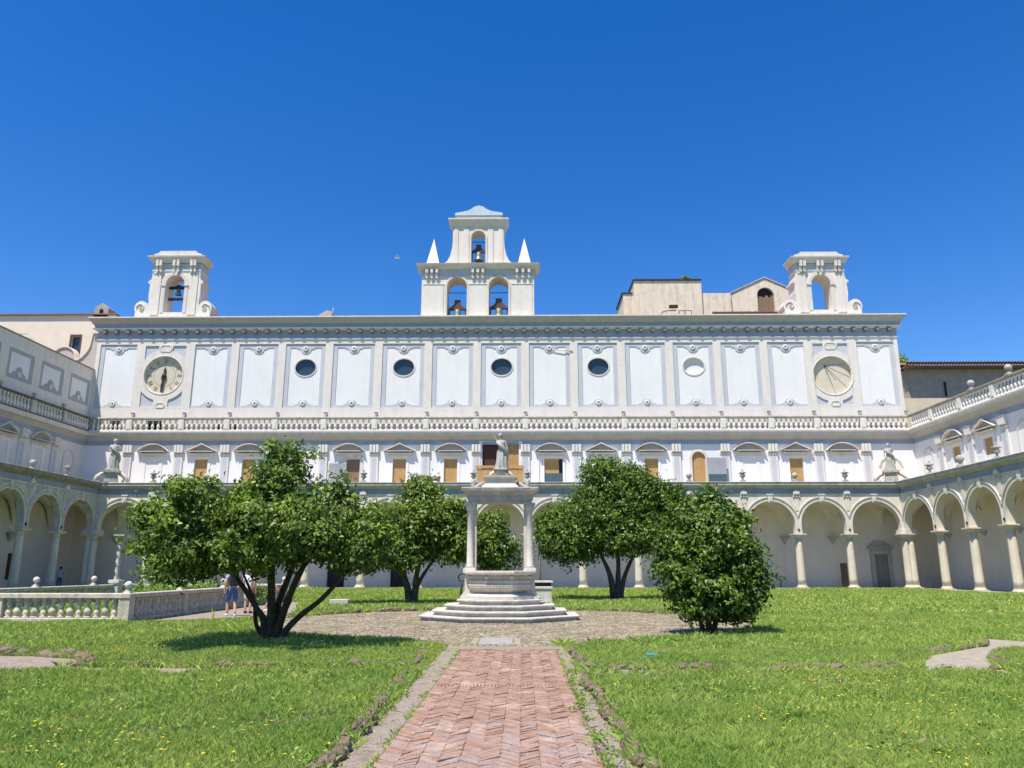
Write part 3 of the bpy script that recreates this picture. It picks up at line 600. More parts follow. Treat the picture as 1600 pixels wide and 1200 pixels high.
for k in range(17):
    cx = (UPS[k] + UPS[k + 1]) / 2; hw = (UPS[k + 1] - UPS[k]) / 2 - .38
    if k in (1, 15):
        P = bpy.data.objects.new('spandrel_panel', None); col.objects.link(P); P.parent = FW; P.location = (cx, WY, 0)
        cz = 20.0 if k == 1 else 19.75
        MB().plate(rect(-hw - .39, hw + .39, UZ0 - .02, UZ1 + .02), [[(-hw + .1, UZ1 - .3), (-hw + .1, UZ1 - 1.55)] + arc(0, cz, 2.75, 140, 104, 8) + [(-.62, UZ1 - .3)],
              [(.62, UZ1 - .3)] + arc(0, cz, 2.75, 76, 40, 8) + [(hw - .1, UZ1 - 1.55), (hw - .1, UZ1 - .3)],
              [(-hw + .1, UZ0 + .25), (-.62, UZ0 + .25)] + arc(0, cz, 2.9, 256, 222, 8) + [(-hw + .1, UZ0 + 1.3)], [(.62, UZ0 + .25), (hw - .1, UZ0 + .25), (hw - .1, UZ0 + 1.3)] + arc(0, cz, 2.9, 318, 284, 8)], .0, .06).obj('band', 'cream', P) if False else None
        MB().plate(rect(-hw - .005, hw + .005, UZ0 - .005, UZ1 + .005), [
              [(-hw + .1, UZ1 - .15)] + arc(0, cz, 2.5, 180 - math.degrees(math.acos((hw - .1) / 2.5)), 106, 8) + [(-.69, UZ1 - .15)],
              [(.69, UZ1 - .15)] + arc(0, cz, 2.5, 74, math.degrees(math.acos((hw - .1) / 2.5)), 8) + [(hw - .1, UZ1 - .15)],
              [(-hw + .1, UZ0 + .15), (-.69, UZ0 + .15)] + arc(0, cz, 2.55, 254, 180 + math.degrees(math.acos((hw - .1) / 2.55)), 8),
              arc(0, cz, 2.55, -math.degrees(math.acos((hw - .1) / 2.55)), -74, 8) + [(.69, UZ0 + .15), (hw - .1, UZ0 + .15)],
              ellipse(0, cz, 2.0, 2.0, 48)], -.004, .09).obj('band', 'cream', P)
        am, ab = math.degrees(math.acos((hw - .02) / 2.3)), math.degrees(math.acos((hw - .02) / 2.35))
        MB().plate([(-hw + .02, UZ1 - .05)] + arc(0, cz, 2.3, 180 - am, 104, 8) + [(-.6, UZ1 - .05)], (), .095, .138).obj('backing', 'blue', P)
        MB().plate([(.6, UZ1 - .05)] + arc(0, cz, 2.3, 76, am, 8) + [(hw - .02, UZ1 - .05)], (), .095, .138).obj('backing', 'blue', P)
        MB().plate([(-hw + .02, UZ0 + .05), (-.6, UZ0 + .05)] + arc(0, cz, 2.35, 256, 180 + ab, 8), (), .095, .138).obj('backing', 'blue', P)
        MB().plate(arc(0, cz, 2.35, -ab, -76, 8) + [(.6, UZ0 + .05), (hw - .02, UZ0 + .05)], (), .095, .138).obj('backing', 'blue', P)
        hexa = lambda z: [(-.55, z), (-.35, z - .27), (.35, z - .27), (.55, z), (.35, z + .27), (-.35, z + .27)]
        MB().plate([(x * 1.25, UZ1 - .42 + (z - UZ1 + .42) * 1.3) for x, z in hexa(UZ1 - .42)], [hexa(UZ1 - .42)], -.05, .0).plate(hexa(UZ1 - .42), (), -.012, -.005).obj('cartouche', 'stonelight', P)
        MB().plate([(x * .9, z) for x, z in hexa(UZ0 + .3)], [[(x * .7, UZ0 + .3 + (z - UZ0 - .3) * .7) for x, z in hexa(UZ0 + .3)]], -.05, 0).obj('cartouche', 'stonelight', P)
        continue
    lx = .42; rx = .42
    if k in (0, 14): rx = .02
    if k in (2, 16): lx = .02
    if k in (14, 2, 15): hw = hw
    P = panel_frame(hw, lx, rx).obj('painted_panel', 'blue', FW, loc=(cx, WY, 0))
    for z in (UZ1 - .5, UZ0 + .45):
        r_ = link('rosette', ros, P, loc=(0, .086, z), rot=(PI / 2, 0, 0)); link('rosette_boss', rosd, P, loc=(0, .04, z), rot=(PI / 2, 0, 0), scale=(.7, .7, .7))
# small iron lamps / heads on the strips
lampm = MB().plate([(-.13, .18), (.13, .18), (.09, -.08), (0, -.24), (-.09, -.08)], (), -.16, 0).box(-.16, .16, -.2, 0, .18, .23).mesh('bracket_head', 'stone')
for x in UPS[1:]: link('bracket_head', lampm, FW, loc=(x, WY, 16.05))
box('vent_opening', 'dark', FW, -36.1, -34.6, WY - .012, WY + .01, 14.4, 15.5); box('vent_opening', 'dark', FW, -39.6, -38.6, WY - .012, WY + .01, 14.4, 15.5); box('vent_opening', 'dark', FW, -29.2, -27.4, WY - .012, WY + .01, 14.4, 15.1)
# top architrave, frieze, modillions, roof cornice
tp = [(BX0, WY + 9), (BX0, WY), (36.4, WY), (36.4, WY + 9)]
MB().sweep([(0, 23.5), (.06, 23.5), (.1, 23.62), (.02, 23.68)], tp).obj('architrave', 'white', FW)
MB().sweep([(0, 23.68), (.03, 23.68), (.03, 24.5), (0, 24.5)], tp).obj('frieze', 'cornblue', FW)
MB().sweep([(0, 24.5), (.12, 24.5), (.12, 24.58), (.42, 24.60), (.42, 24.70), (0, 24.70)], tp).obj('cornice', 'white', FW)
MB().sweep([(0, 24.70), (.28, 24.70), (.32, 24.95), (.42, 25.10), (0, 25.10)], tp).obj('cornice', 'cornblue', FW)
MB().sweep([(0, 25.10), (.46, 25.10), (.66, 25.42), (.76, 25.62), (0, 25.62)], tp).obj('cornice', 'taupe', FW)
MB().sweep([(0, 25.62), (.80, 25.62), (.80, 25.74), (0, 25.95)], tp).obj('cornice', 'stonelight', FW)
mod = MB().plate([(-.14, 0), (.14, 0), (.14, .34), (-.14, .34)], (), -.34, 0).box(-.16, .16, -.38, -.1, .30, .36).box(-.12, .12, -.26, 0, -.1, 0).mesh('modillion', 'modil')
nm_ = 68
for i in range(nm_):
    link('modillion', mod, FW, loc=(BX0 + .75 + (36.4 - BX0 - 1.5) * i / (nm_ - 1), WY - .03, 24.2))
MB().add([(BX0, WY, 25.88), (36.4, WY, 25.88), (36.4, WY + 9, 27.2), (BX0, WY + 9, 27.2)], [(0, 1, 2, 3)]).obj('roof', 'tile', FW)
box('end_wall', 'cream', FW, 35.9, 36.39, WY + .5, WY + 9, 8, 25.8); box('end_wall', 'cream', FW, BX0 + .01, BX0 + .5, WY + .5, WY + 9, 8, 25.8)
box('back_wall', 'cream', FW, BX0 + .02, 36.38, WY + 9, WY + 9.4, 0, 27.1)
# light bracket hanging in the tenth panel
MB().tube([(3.0, WY + .04, 22.4), (4.9, WY - .06, 22.3)], .04, 6).obj('loose_strip', 'stonelight', FW)

# balustrades -----------------------------------------------------------------
def balustrade(label, loc, rz, xs, y, nb, m='stonelight', z=14.3, m0=0, m1=0, endp=True, rm='stone'):
    t = thing('roof_balustrade', label, 'balustrade', loc, rz)
    x0, x1 = xs[0], xs[-1]
    MB().sweep([(-.16, z), (.2, z), (.2, z + .14), (.15, z + .18), (-.16, z + .18)], [(x0, y), (x1, y)], m0, m1).obj('plinth', m if rm != 'blackrail' else rm, t)
    MB().sweep([(-.18, z + 1.22), (.18, z + 1.22), (.24, z + 1.28), (.24, z + 1.38), (.2, z + 1.42), (-.2, z + 1.42)], [(x0, y), (x1, y)], m0, m1).obj('handrail', rm, t)
    ped = MB().box(-.26, .26, -.2, .14, z + .18, z + 1.22).box(-.15, .15, -.23, -.2, z + .3, z + 1.1).mesh('pedestal', m)
    for i, x in enumerate(xs):
        if 0 < i < len(xs) - 1 or endp: link('pedestal', ped, t, loc=(x, y, 0))
    for a, b in zip(xs[:-1], xs[1:]):
        for i in range(nb): link('baluster', BAL, t, loc=(a + .3 + (b - a - .6) * (i + .5) / nb if b > a else a - .3 + (b - a + .6) * (i + .5) / nb, y, z + .17))
    return t
BP = list(UPS); BP[0] = BX0 + .42; BP[-1] = BX1 - .42
balustrade('long pale balustrade running below the tall panels of the front facade', (0, GY, 0), 0, BP, WY - .42, 8, 'balust', endp=False)

# side wings ------------------------------------------------------------------
def side_wing(right):
    PX = GX1 if right else GX0
    W = thing('side_cloister_wing', 'right hand cloister wing with sunlit columns receding towards the viewer' if right else 'left hand cloister wing in shade, with stained arcade and blank upper wall', 'building', (PX, GY, 0), -PI / 2 if right else PI / 2)
    sg = 1 if right else -1
    d = 3.8 if right else 4.2
    step = [0, 5.2, 9.7, 14.25, 18.9, 23.5, 28.1, 32.7, 37.3] if right else [0, 5.0, 9.6, 14.2, 18.8, 23.4, 28.0, 32.6, 37.2]
    xs = [sg * s for s in step]; xs_sorted = sorted(xs)
    st = 'cream' if right else 'stonelight'
    # columns/arches
    arcade(W, xs_sorted, True, 'arcade' if right else 'stainarc')
    x0, x1 = xs_sorted[0], xs_sorted[-1]
    m0, m1 = (1, 0) if right else (0, -1)
    entab(W, [(x0, 0), (x1, 0)], m0, m1, 'stone' if right else 'mossy')
    if right: box('terrace', 'stone', W, x0 + .01, x1, 0.0, d, 8.7, 9.06)
    else: box('terrace', 'stone', W, x0, x1 - .01, 0.0, d, 8.7, 9.06)
    # storey wall with windows
    xc = -4.0 * sg  # corner of the wall line beyond the arcade corner
    nb = 9; pit = (abs(x1 - x0) + 4.0) / 9
    px = [(-4.0 + i * pit) * sg for i in range(nb + 1)]
    kinds = ['arch', 'seg', 'tri'] * 4 if right else ['arch', 'seg', 'tri'] * 4
    hl = []
    for k in range(nb):
        cx = (px[k] + px[k + 1]) / 2
        if right and k in (1, 2, 5, 7): hl.append(rect(cx - .62, cx + .62, 10.4, 11.75))
    dh = [rect(sg * c - .5, sg * c + .5, 0.0 if right else .8, 2.9) for c in ([8.8, 17.2, 20.5] if right else [4.2, 11.2, 17.5])]
    a, b = min(px[0], px[-1]), max(px[0], px[-1])
    MB().plate(rect(a, b, 0, 8.6), dh, d, d + .5).obj('gallery_wall', 'inner', W)
    MB().plate(rect(a, b, 8.6, 14.3), hl, d, d + .35).obj('storey_wall', 'white' if right else 'cream', W)
    for h in dh: box('door', 'wooddark', W, h[0][0] - .02, h[1][0] + .02, d + .3, d + .36, h[0][1], h[2][1] + .05)
    for k in range(nb):
        cx = (px[k] + px[k + 1]) / 2; kd = kinds[k]
        o = window(W, cx, d, 'blind' if kd != 'arch' else None, None if kd == 'arch' else kd == 'seg')
        if kd == 'arch': MB().plate(archhole(-.9, .9, 9.0, 12.4), [archhole(-.7, .7, 9.005, 12.2)], -.06, 0).obj('frame', 'stonelight', o)
        if right and k in (1, 2, 5, 7): box('board', 'wood', o, -.63, .63, .14, .2, 10.4, 11.76)
    for x in px[1:]:
        p = link('pilaster', pm, W, loc=(x, d, 0)); link('inset', pin, p); link('capital', pcap, p)
    cornice2(W, [(a, d), (b, d)], m0, m1)
    if right: box('roof_terrace', 'stone', W, a, b, d + .36, d + 6, 14.0, 14.25)
    else:
        # upper blank wall with framed panels, top at z 20.5
        up = [(-4.2 + i * 4.35) * sg for i in range(10)]
        pr = [rect(min(up[i], up[i + 1]) + .5, max(up[i], up[i + 1]) - .5, 16.85, 19.35) for i in range(9)]
        ua, ub = min(up[0], up[-1]), max(up[0], up[-1])
        MB().plate(rect(ua, ub, 14.3, 20.5), (), d + .08, d + .5).obj('upper_wall', 'white', W)
        MB().plate(rect(ua, ub, 14.3, 20.5), pr, d, d + .081).obj('wall_bands', 'cream', W)
        MB().sweep([(-.5, 20.5), (.08, 20.5), (.1, 20.6), (-.5, 20.7)], [(ua, d), (ub, d)]).obj('coping', 'mossy', W)
        for i in range(9):
            hw = (abs(up[i + 1] - up[i]) / 2 - .5); cx = (up[i] + up[i + 1]) / 2
            inner = [(-hw + .35, 17.2), (-.9, 17.2), (-.7, 17.45), (-.4, 17.55), (-.3, 17.85), (0, 18.0), (.3, 17.85), (.4, 17.55), (.7, 17.45), (.9, 17.2), (hw - .35, 17.2), (hw - .35, 19.05), (-hw + .35, 19.05)]
            P = MB().plate(rect(-hw + .001, hw - .001, 16.851, 19.349), [inner], .03, .079).obj('painted_panel', 'shadeblue', W, loc=(cx, d, 0))
            link('rosette', ros, P, loc=(0, .04, 17.35), rot=(PI / 2, 0, 0))
        for x in up[1:]: link('bracket_head', lampm, W, loc=(x, d, 16.05))
        box('roof', 'tile', W, ua, ub, d + .5, d + 8, 20.0, 20.4)
    # balustrade
    bx = [(-d + .42) * sg if i == 0 else (-4.0 + i * pit) * sg for i in range(nb + 1)]
    bs = sorted(bx)
    balustrade('balustrade with ball finials on top of the right wing, slanting up to the right' if right else 'dark stained balustrade along the left wing, slanting up to the left', (PX, GY, 0), -PI / 2 if right else PI / 2, bs, d - .42, 9, 'balust' if right else 'stainarc', 14.3, 0, 0, False, 'mossy' if right else 'blackrail')
    # corner pier
    return W, px, d
WR, pxR, dR = side_wing(True)
WL, pxL, dL = side_wing(False)
# corner piers of clustered shafts
for X, s, lab, side in ((GX1, 1, 'right', WR), (GX0, -1, 'left', WL)):
    p = thing('corner_pier', 'pale paired shafts of the corner pier at the %s inner corner of the arcade' % lab, 'pier', (X, GY, 0))
    column(p, -.02 * s, 0.05); column(p, .38 * s, -.02)
    MB().box(-.35, .35, -.35, .35, .3, 4.2).obj('core', 'column', p, loc=(.35 * s, .45, 0))
    MB().box(-.65, .65, -.55, .6, CAPZ - .01, CAPZ + .35).obj('impost', 'cream', p, loc=(.28 * s, .28, 0))
    MB().box(-.3, .3, -.3, .3, CAPZ + .35, 8.5).obj('corner_block', 'cream', p, loc=(.32 * s, .32, 0))
for X, s in ((GX1, 1), (GX0, -1)):
    box('corner_ceiling', 'inner', FW, min(X, X + s * 4.2), max(X, X + s * 4.2), .0, 4.0, 7.45, 7.55); box('corner_roof', 'stone', FW, min(X, X + s * 4.2), max(X, X + s * 4.2), .0, 4.0, 8.68, 9.05)
# ball finials on the right balustrade
def ball_finial(name, label, loc, s=1.0, group=None, m='statue', cat='finial', rz=0):
    t = thing(name, label, cat, loc, rz, group)
    MB().bbox(-.3 * s, .3 * s, -.3 * s, .3 * s, 0, .14 * s).lathe([(.24 * s, .14 * s), (.27 * s, .2 * s), (.16 * s, .3 * s), (.12 * s, .38 * s), (.18 * s, .42 * s)], n=14).obj('base', m, t)
    MB().lathe([(.1 * s, .42 * s), (.22 * s, .47 * s), (.31 * s, .6 * s), (.33 * s, .72 * s), (.28 * s, .87 * s), (.16 * s, .98 * s), (.02, 1.02 * s)], n=16).obj('ball', m, t)
    return t
def urn(label, loc, s=1.0, m='statue'):
    t = thing('stone_urn', label, 'urn', loc)
    MB().bbox(-.26 * s, .26 * s, -.26 * s, .26 * s, 0, .16 * s).lathe([(.2 * s, .16 * s), (.2 * s, .22 * s), (.09 * s, .3 * s), (.08 * s, .4 * s), (.14 * s, .44 * s)], n=14).obj('foot', m, t)
    MB().lathe([(.12 * s, .44 * s), (.24 * s, .52 * s), (.31 * s, .62 * s), (.30 * s, .7 * s), (.2 * s, .78 * s), (.2 * s, .84 * s), (.40 * s, .92 * s), (.40 * s, .98 * s), (.28 * s, 1.0 * s)], n=16).obj('bowl', m, t)
    MB().lathe([(.26 * s, 1.0 * s), (.2 * s, 1.08 * s), (.07 * s, 1.14 * s), (.06 * s, 1.2 * s), (.1 * s, 1.25 * s), (.05 * s, 1.33 * s), (.01, 1.36 * s)], n=12).obj('lid', m, t)
    return t
for i, y in enumerate((61.05, 56.1, 51.2)):
    ball_finial('ball_finial', ['first ball finial on the right roof balustrade, nearest the corner', 'second ball finial on the right roof balustrade from the corner', 'third ball finial on the right roof balustrade, near the photo edge'][i], (GX1 + dR - .42, y, 15.70), .85, 'ball finials on the right roof balustrade')
# urns and balls along the arcade ledge
lz = 9.08
front_orn = [(1, 'u'), (2, 'b'), (3, 'u'), (4, 'b'), (5, 'u'), (6, 'b'), (7, 'u'), (8, 'u'), (9, 'b'), (10, 'u'), (11, 'b'), (12, 'u'), (13, 'b'), (14, 'u')]
place = {1: 'first along the front ledge from the left statue', 2: 'behind the big camellia below the pedimented window', 3: 'behind the top of the big camellia', 4: 'just right of the left arched wooden door', 5: 'beside the window with grey open shutter',
         6: 'before the window left of the last door before the well', 7: 'just left of the central opening behind the well statue', 8: 'just right of the central opening behind the well statue', 9: 'hidden above the broad right camellia, left part', 10: 'hidden above the broad right camellia, right part',
         11: 'just left of the right arched wooden door', 12: 'below the blind window right of the teal screen', 13: 'before the last wooden door on the right', 14: 'nearest the right corner statue'}
for i, k in front_orn:
    loc = (colx[i], GY - .1, lz)
    if k == 'u': urn('stone urn on the arcade ledge, ' + place[i], loc, .84)
    else: ball_finial('ball_finial', 'stone ball on the ledge, ' + place[i], loc, .8)
for y, k, lab in ((62.8, 'u', 'stone urn on the right wing ledge, nearest the corner statue'), (58.3, 'b', 'broad stone ball on the right wing ledge between two urns'), (53.7, 'u', 'large stone urn on the right wing ledge below the small wooden window'), (49.2, 'b', 'stone ball on the right wing ledge at the photo edge')):
    (urn(lab, (GX1 + .1, y, lz), .85) if k == 'u' else ball_finial('ball_finial', lab, (GX1 + .1, y, lz), .95))
for y, k, lab in ((63.0, 'u', 'stone urn on the left wing ledge, nearest the corner statue'), (58.4, 'b', 'stone ball on the stained left wing ledge'), (53.8, 'u', 'stone urn on the left wing ledge at the photo edge')):
    (urn(lab, (GX0 - .1, y, lz), .78) if k == 'u' else ball_finial('ball_finial', lab, (GX0 - .1, y, lz), .75))

wb = thing('wooden_bench', 'low brown wooden bench on the ledge below the pedimented window left of the well', 'bench', (-8.7, GY + .9, 9.06))
MB().bbox(-1.35, 1.35, -.2, .2, .55, .66).obj('seat', 'woodold', wb)
for q in (-1.2, 1.2): box('leg', 'woodold', wb, q - .1, q + .1, -.16, .16, 0, .55)
MB().box(-1.1, 1.1, -.03, .03, .28, .5).obj('apron', 'woodold', wb)
# ------------------------------------------------------------------ clock and sundial
def dial(name, label, cx, cz, cat):
    t = thing(name, label, cat, (cx, GY + WY, cz)); t.scale = (1.05, 1, 1.05)
    b = MB(); 
    R0 = [(1.78, .36), (1.78, -.02), (1.84, -.05), (1.9, -.03), (1.9, .139)]
    n = 64; v = []
    for i in range(n):
        a = 2 * PI * i / n
        for r, y in R0: v.append((r * math.cos(a), y, r * math.sin(a)))
    k = len(R0); f = [(i * k + j, ((i + 1) % n) * k + j, ((i + 1) % n) * k + j + 1, i * k + j + 1) for i in range(n) for j in range(k - 1)]
    b.add(v, f, False).obj('rim', 'stonelight', t)
    MB().plate(ellipse(0, 0, 1.79, 1.79, 48), (), .30, .34).obj('dial_face', 'clock', t)
    return t
M['numeral'] = mat('faded_numeral_paint', (0.24, 0.20, 0.15), (0.17, 0.14, 0.11), scale=6)
ck = dial('wall_clock', 'round cream clock with Roman numerals and dark hands, left end of the facade', (UPS[1] + UPS[2]) / 2, 20.0, 'clock')
def rom(s_, ang, r, h=.42):
    b = MB(); w_ = {'I': .09, 'V': .2, 'X': .2}; tot = sum(w_[c] for c in s_); x = -tot / 2
    def bar(x0, z0, x1, z1, t=.015):
        d = Vector((x1 - x0, z1 - z0)); n_ = Vector((-d.y, d.x)).normalized() * t
        b.plate([(x0 - n_.x, z0 - n_.y), (x1 - n_.x, z1 - n_.y), (x1 + n_.x, z1 + n_.y), (x0 + n_.x, z0 + n_.y)], (), -.012, 0)
    for c in s_:
        xc = x + w_[c] / 2
        if c == 'I': bar(xc, -h / 2, xc, h / 2)
        elif c == 'V': bar(xc - .08, h / 2, xc, -h / 2, .026); bar(xc, -h / 2, xc + .08, h / 2, .015)
        else: bar(xc - .08, h / 2, xc + .08, -h / 2, .026); bar(xc - .08, -h / 2, xc + .08, h / 2, .015)
        x += w_[c]
    return b
ros_t = bpy.data.objects.new('numerals', None); col.objects.link(ros_t); ros_t.parent = ck
for i, s_ in enumerate(['XII', 'I', 'II', 'III', 'IIII', 'V', 'VI', 'VII', 'VIII', 'IX', 'X', 'XI']):
    a = -2 * PI * i / 12; o = rom(s_, a, 1.4).obj('numeral', 'numeral', ros_t, loc=(1.42 * math.sin(-a), .298, 1.42 * math.cos(a)), rot=(0, -a, 0))
MB().plate([(-.04, -.5), (.04, -.5), (.14, -.1), (.16, .12), (.07, .3), (.12, .5), (0, .86), (-.12, .5), (-.07, .3), (-.16, .12), (-.14, -.1)], (), .21, .24).obj('hour_hand', 'iron', ck, rot=(0, .05, 0))
MB().plate([(-.05, .4), (.05, .4), (.2, 0), (.24, -.25), (.08, -.6), (.14, -.85), (.03, -1.6), (-.05, -1.6), (-.14, -.85), (-.08, -.6), (-.24, -.25), (-.2, 0)], (), .17, .20).obj('minute_hand', 'iron', ck, rot=(0, .1, 0))
MB().lathe([(.2, 0), (.2, .1), (.05, .14)], n=16).obj('hub', 'iron', ck, rot=(PI / 2, 0, 0), loc=(0, .25, 0))
MB().plate(ellipse(0, 0, 1.02, 1.02, 48), [ellipse(0, 0, .99, .99, 48)], .292, .30).obj('inner_ring', 'numeral', ck)
for i in range(60):
    pass
sd = dial('sundial', 'round cream sundial with thin fanned hour lines, right end of the facade', (UPS[15] + UPS[16]) / 2, 19.75, 'sundial')
o0 = Vector((-.62, 1.05))
for e in ((1.2, 1.1), (1.65, -.1), (1.3, -1.1), (.25, -1.7), (-.02, -.9), (.35, -.4)):
    e = Vector(e); d = e - o0; n_ = Vector((-d.y, d.x)).normalized() * .018
    MB().plate([tuple(o0 - n_), tuple(e - n_), tuple(e + n_), tuple(o0 + n_)], (), .285, .30).obj('hour_line', 'numeral', sd)
MB().tube([(-.62, .3, 1.05), (-.55, .05, .8)], .02, 6).obj('gnomon', 'iron', sd)

# ------------------------------------------------------------------ belfries
def bell(label, loc, s, yoke='big'):
    t = thing('bronze_bell', label, 'bell', loc)
    MB().lathe([(.02 * s, 0), (.28 * s, -.02 * s), (.34 * s, -.12 * s), (.36 * s, -.5 * s), (.44 * s, -.85 * s), (.6 * s, -1.05 * s), (.62 * s, -1.12 * s), (.52 * s, -1.12 * s), (.3 * s, -.6 * s)], n=20).obj('bell_body', 'bronze', t)
    MB().tube([(0, 0, -.5 * s), (0, 0, -1.1 * s)], .05 * s, 6).lathe([(.02, -1.05 * s), (.1 * s, -1.12 * s), (.1 * s, -1.2 * s), (.02, -1.27 * s)], n=8).obj('clapper', 'iron', t)
    if yoke == 'big':
        MB().plate([(-.85 * s, -.05 * s), (-.3 * s, .0), (.3 * s, 0), (.85 * s, -.05 * s), (.85 * s, .18 * s), (.6 * s, .3 * s), (.36 * s, .55 * s), (.3 * s, 1.05 * s), (-.3 * s, 1.05 * s), (-.36 * s, .55 * s), (-.6 * s, .3 * s), (-.85 * s, .18 * s)], (), -.18 * s, .18 * s).obj('yoke', 'yoke', t)
        for q in (-1, 1): MB().box(q * .86 * s - .07, q * .86 * s + .07, -.1, .1, -1.2 * s, .1).obj('wheel_arm', 'yoke', t)
    else:
        MB().plate([(-1.05, 0), (1.05, 0), (1.05, .22), (.3, .3), (0, .5), (-.3, .3), (-1.05, .22)], (), -.1, .1).obj('yoke', 'iron', t)
    return t
YB = GY + WY
def mass(W, name, outer, holes, y0, y1, m='cream'): return MB().plate(outer, holes, y0, y1).obj(name, m, W)
CB = thing('central_belfry', 'central white belfry with three arched openings, two obelisks and a curved cap', 'belfry', (-4.4, YB, 25.8))
mass(CB, 'lower_block', rect(-5.6, 5.6, 0, 4.6), [archhole(-3.05, -1.08, .1, 4.2), archhole(1.12, 3.05, .1, 4.2)], .05, 2.2)
for x in (-2.07, 2.08):
    MB().plate(archhole(x - 1.18, x + 1.18, .1, 4.38), [archhole(x - .985, x + .985, .105, 4.2)], -.03, .05).obj('arch_frame', 'stonelight', CB)
for a, b in ((-5.4, -3.4), (-.95, .95), (3.4, 5.4)):
    box('wall_panel', 'cream', CB, a, b, .0, .05, .2, 3.4); box('string_moulding', 'stonelight', CB, a - .05, b + .05, -.04, .05, 3.42, 3.5)
pthC = [(-5.6, 2.2), (-5.6, .05), (5.6, .05), (5.6, 2.2)]
MB().sweep([(0, 4.35), (.05, 4.35), (.05, 5.0), (0, 5.0)], pthC).obj('frieze', 'blue', CB)
MB().sweep([(0, 5.0), (.2, 5.05), (.4, 5.3), (.55, 5.42), (.58, 5.52), (0, 5.6)], pthC).obj('cornice', 'stonelight', CB)
tb = MB().box(-.13, .13, -.34, 0, .4, .95).box(-.11, .11, -.2, 0, .0, .4).plate([(-.13, 0), (.13, 0), (0, -.2)], (), -.2, 0).mesh('bracket', 'stonelight')
for x in (-5.1, -4.6, -4.1, -.5, 0, .5, 3.9, 4.5, 5.1): link('bracket', tb, CB, loc=(x, .02, 4.2))
fl = [(-4.1, 5.6), (4.1, 5.6), (3.6, 5.72), (3.15, 6.0), (2.85, 6.6), (2.68, 7.4), (2.6, 8.1), (2.6, 9.5), (-2.6, 9.5), (-2.6, 8.1), (-2.68, 7.4), (-2.85, 6.6), (-3.15, 6.0), (-3.6, 5.72)]
mass(CB, 'upper_block', fl, [archhole(-.72, .72, 5.65, 9.3)], .25, 1.9)
MB().plate(archhole(-.9, .9, 5.62, 9.48), [archhole(-.72, .72, 5.66, 9.3)], .17, .25).obj('arch_frame', 'stonelight', CB)
for a, b in ((-2.5, -2.05), (-1.5, -.95), (.95, 1.5), (2.05, 2.5)): box('pilaster_strip', 'cream', CB, a, b, .19, .25, 5.7, 9.5)
pthU = [(-2.65, 1.9), (-2.65, .25), (2.65, .25), (2.65, 1.9)]
MB().sweep([(0, 9.5), (.06, 9.5), (.06, 9.85), (.15, 9.95), (.32, 10.3), (.42, 10.42), (.42, 10.55), (0, 10.62)], pthU).obj('cornice', 'stonelight', CB)
box('cap_slab', 'cream', CB, -2.4, 2.35, .4, 1.75, 10.6, 10.85); box('cap_frieze', 'blue', CB, -2.3, 2.25, .45, 1.7, 10.85, 11.1)
cap_ = [(-2.4, 11.1), (2.4, 11.1), (2.45, 11.25), (2.35, 11.38), (1.7, 11.48), (1.1, 11.62), (.75, 11.82), (.5, 12.02), (.25, 12.12), (-.25, 12.12), (-.5, 12.02), (-.75, 11.82), (-1.1, 11.62), (-1.7, 11.48), (-2.35, 11.38), (-2.45, 11.25)]
mass(CB, 'cap', cap_, (), .35, 1.8, 'capblue'); MB().lathe([(.15, 12.08), (.26, 12.15), (.30, 12.26), (.24, 12.38), (.1, 12.46), (.03, 12.48)], cy=1.05, n=14).obj('knob', 'capblue', CB)
for x in (-4.6, 4.65):
    b = MB(); b.add([(x - .7, .35, 5.6), (x + .7, .35, 5.6), (x + .7, 1.75, 5.6), (x - .7, 1.75, 5.6), (x, 1.05, 8.85)], [(0, 1, 4), (1, 2, 4), (2, 3, 4), (3, 0, 4)]).obj('obelisk', 'cream', CB)
for x, z in ((-2.07, 2.9), (2.08, 2.9)): MB().tube([(x - 1.0, 1.0, z), (x + 1.0, 1.0, z)], .035, 6).obj('tie_rod', 'iron', CB)
MB().tube([(-.75, 1.0, 8.4), (.75, 1.0, 8.4)], .035, 6).obj('tie_rod', 'iron', CB)
bell('bell in the lower left arch of the central belfry', (-4.4 - 2.07, YB + 1.0, 26.45 + .45), .95); bell('bell in the lower right arch of the central belfry', (-4.4 + 2.08, YB + 1.0, 26.5 + .5), 1.0)
bell('bell in the top arch of the central belfry', (-4.4, YB + 1.0, 25.8 + 7.25), .8)
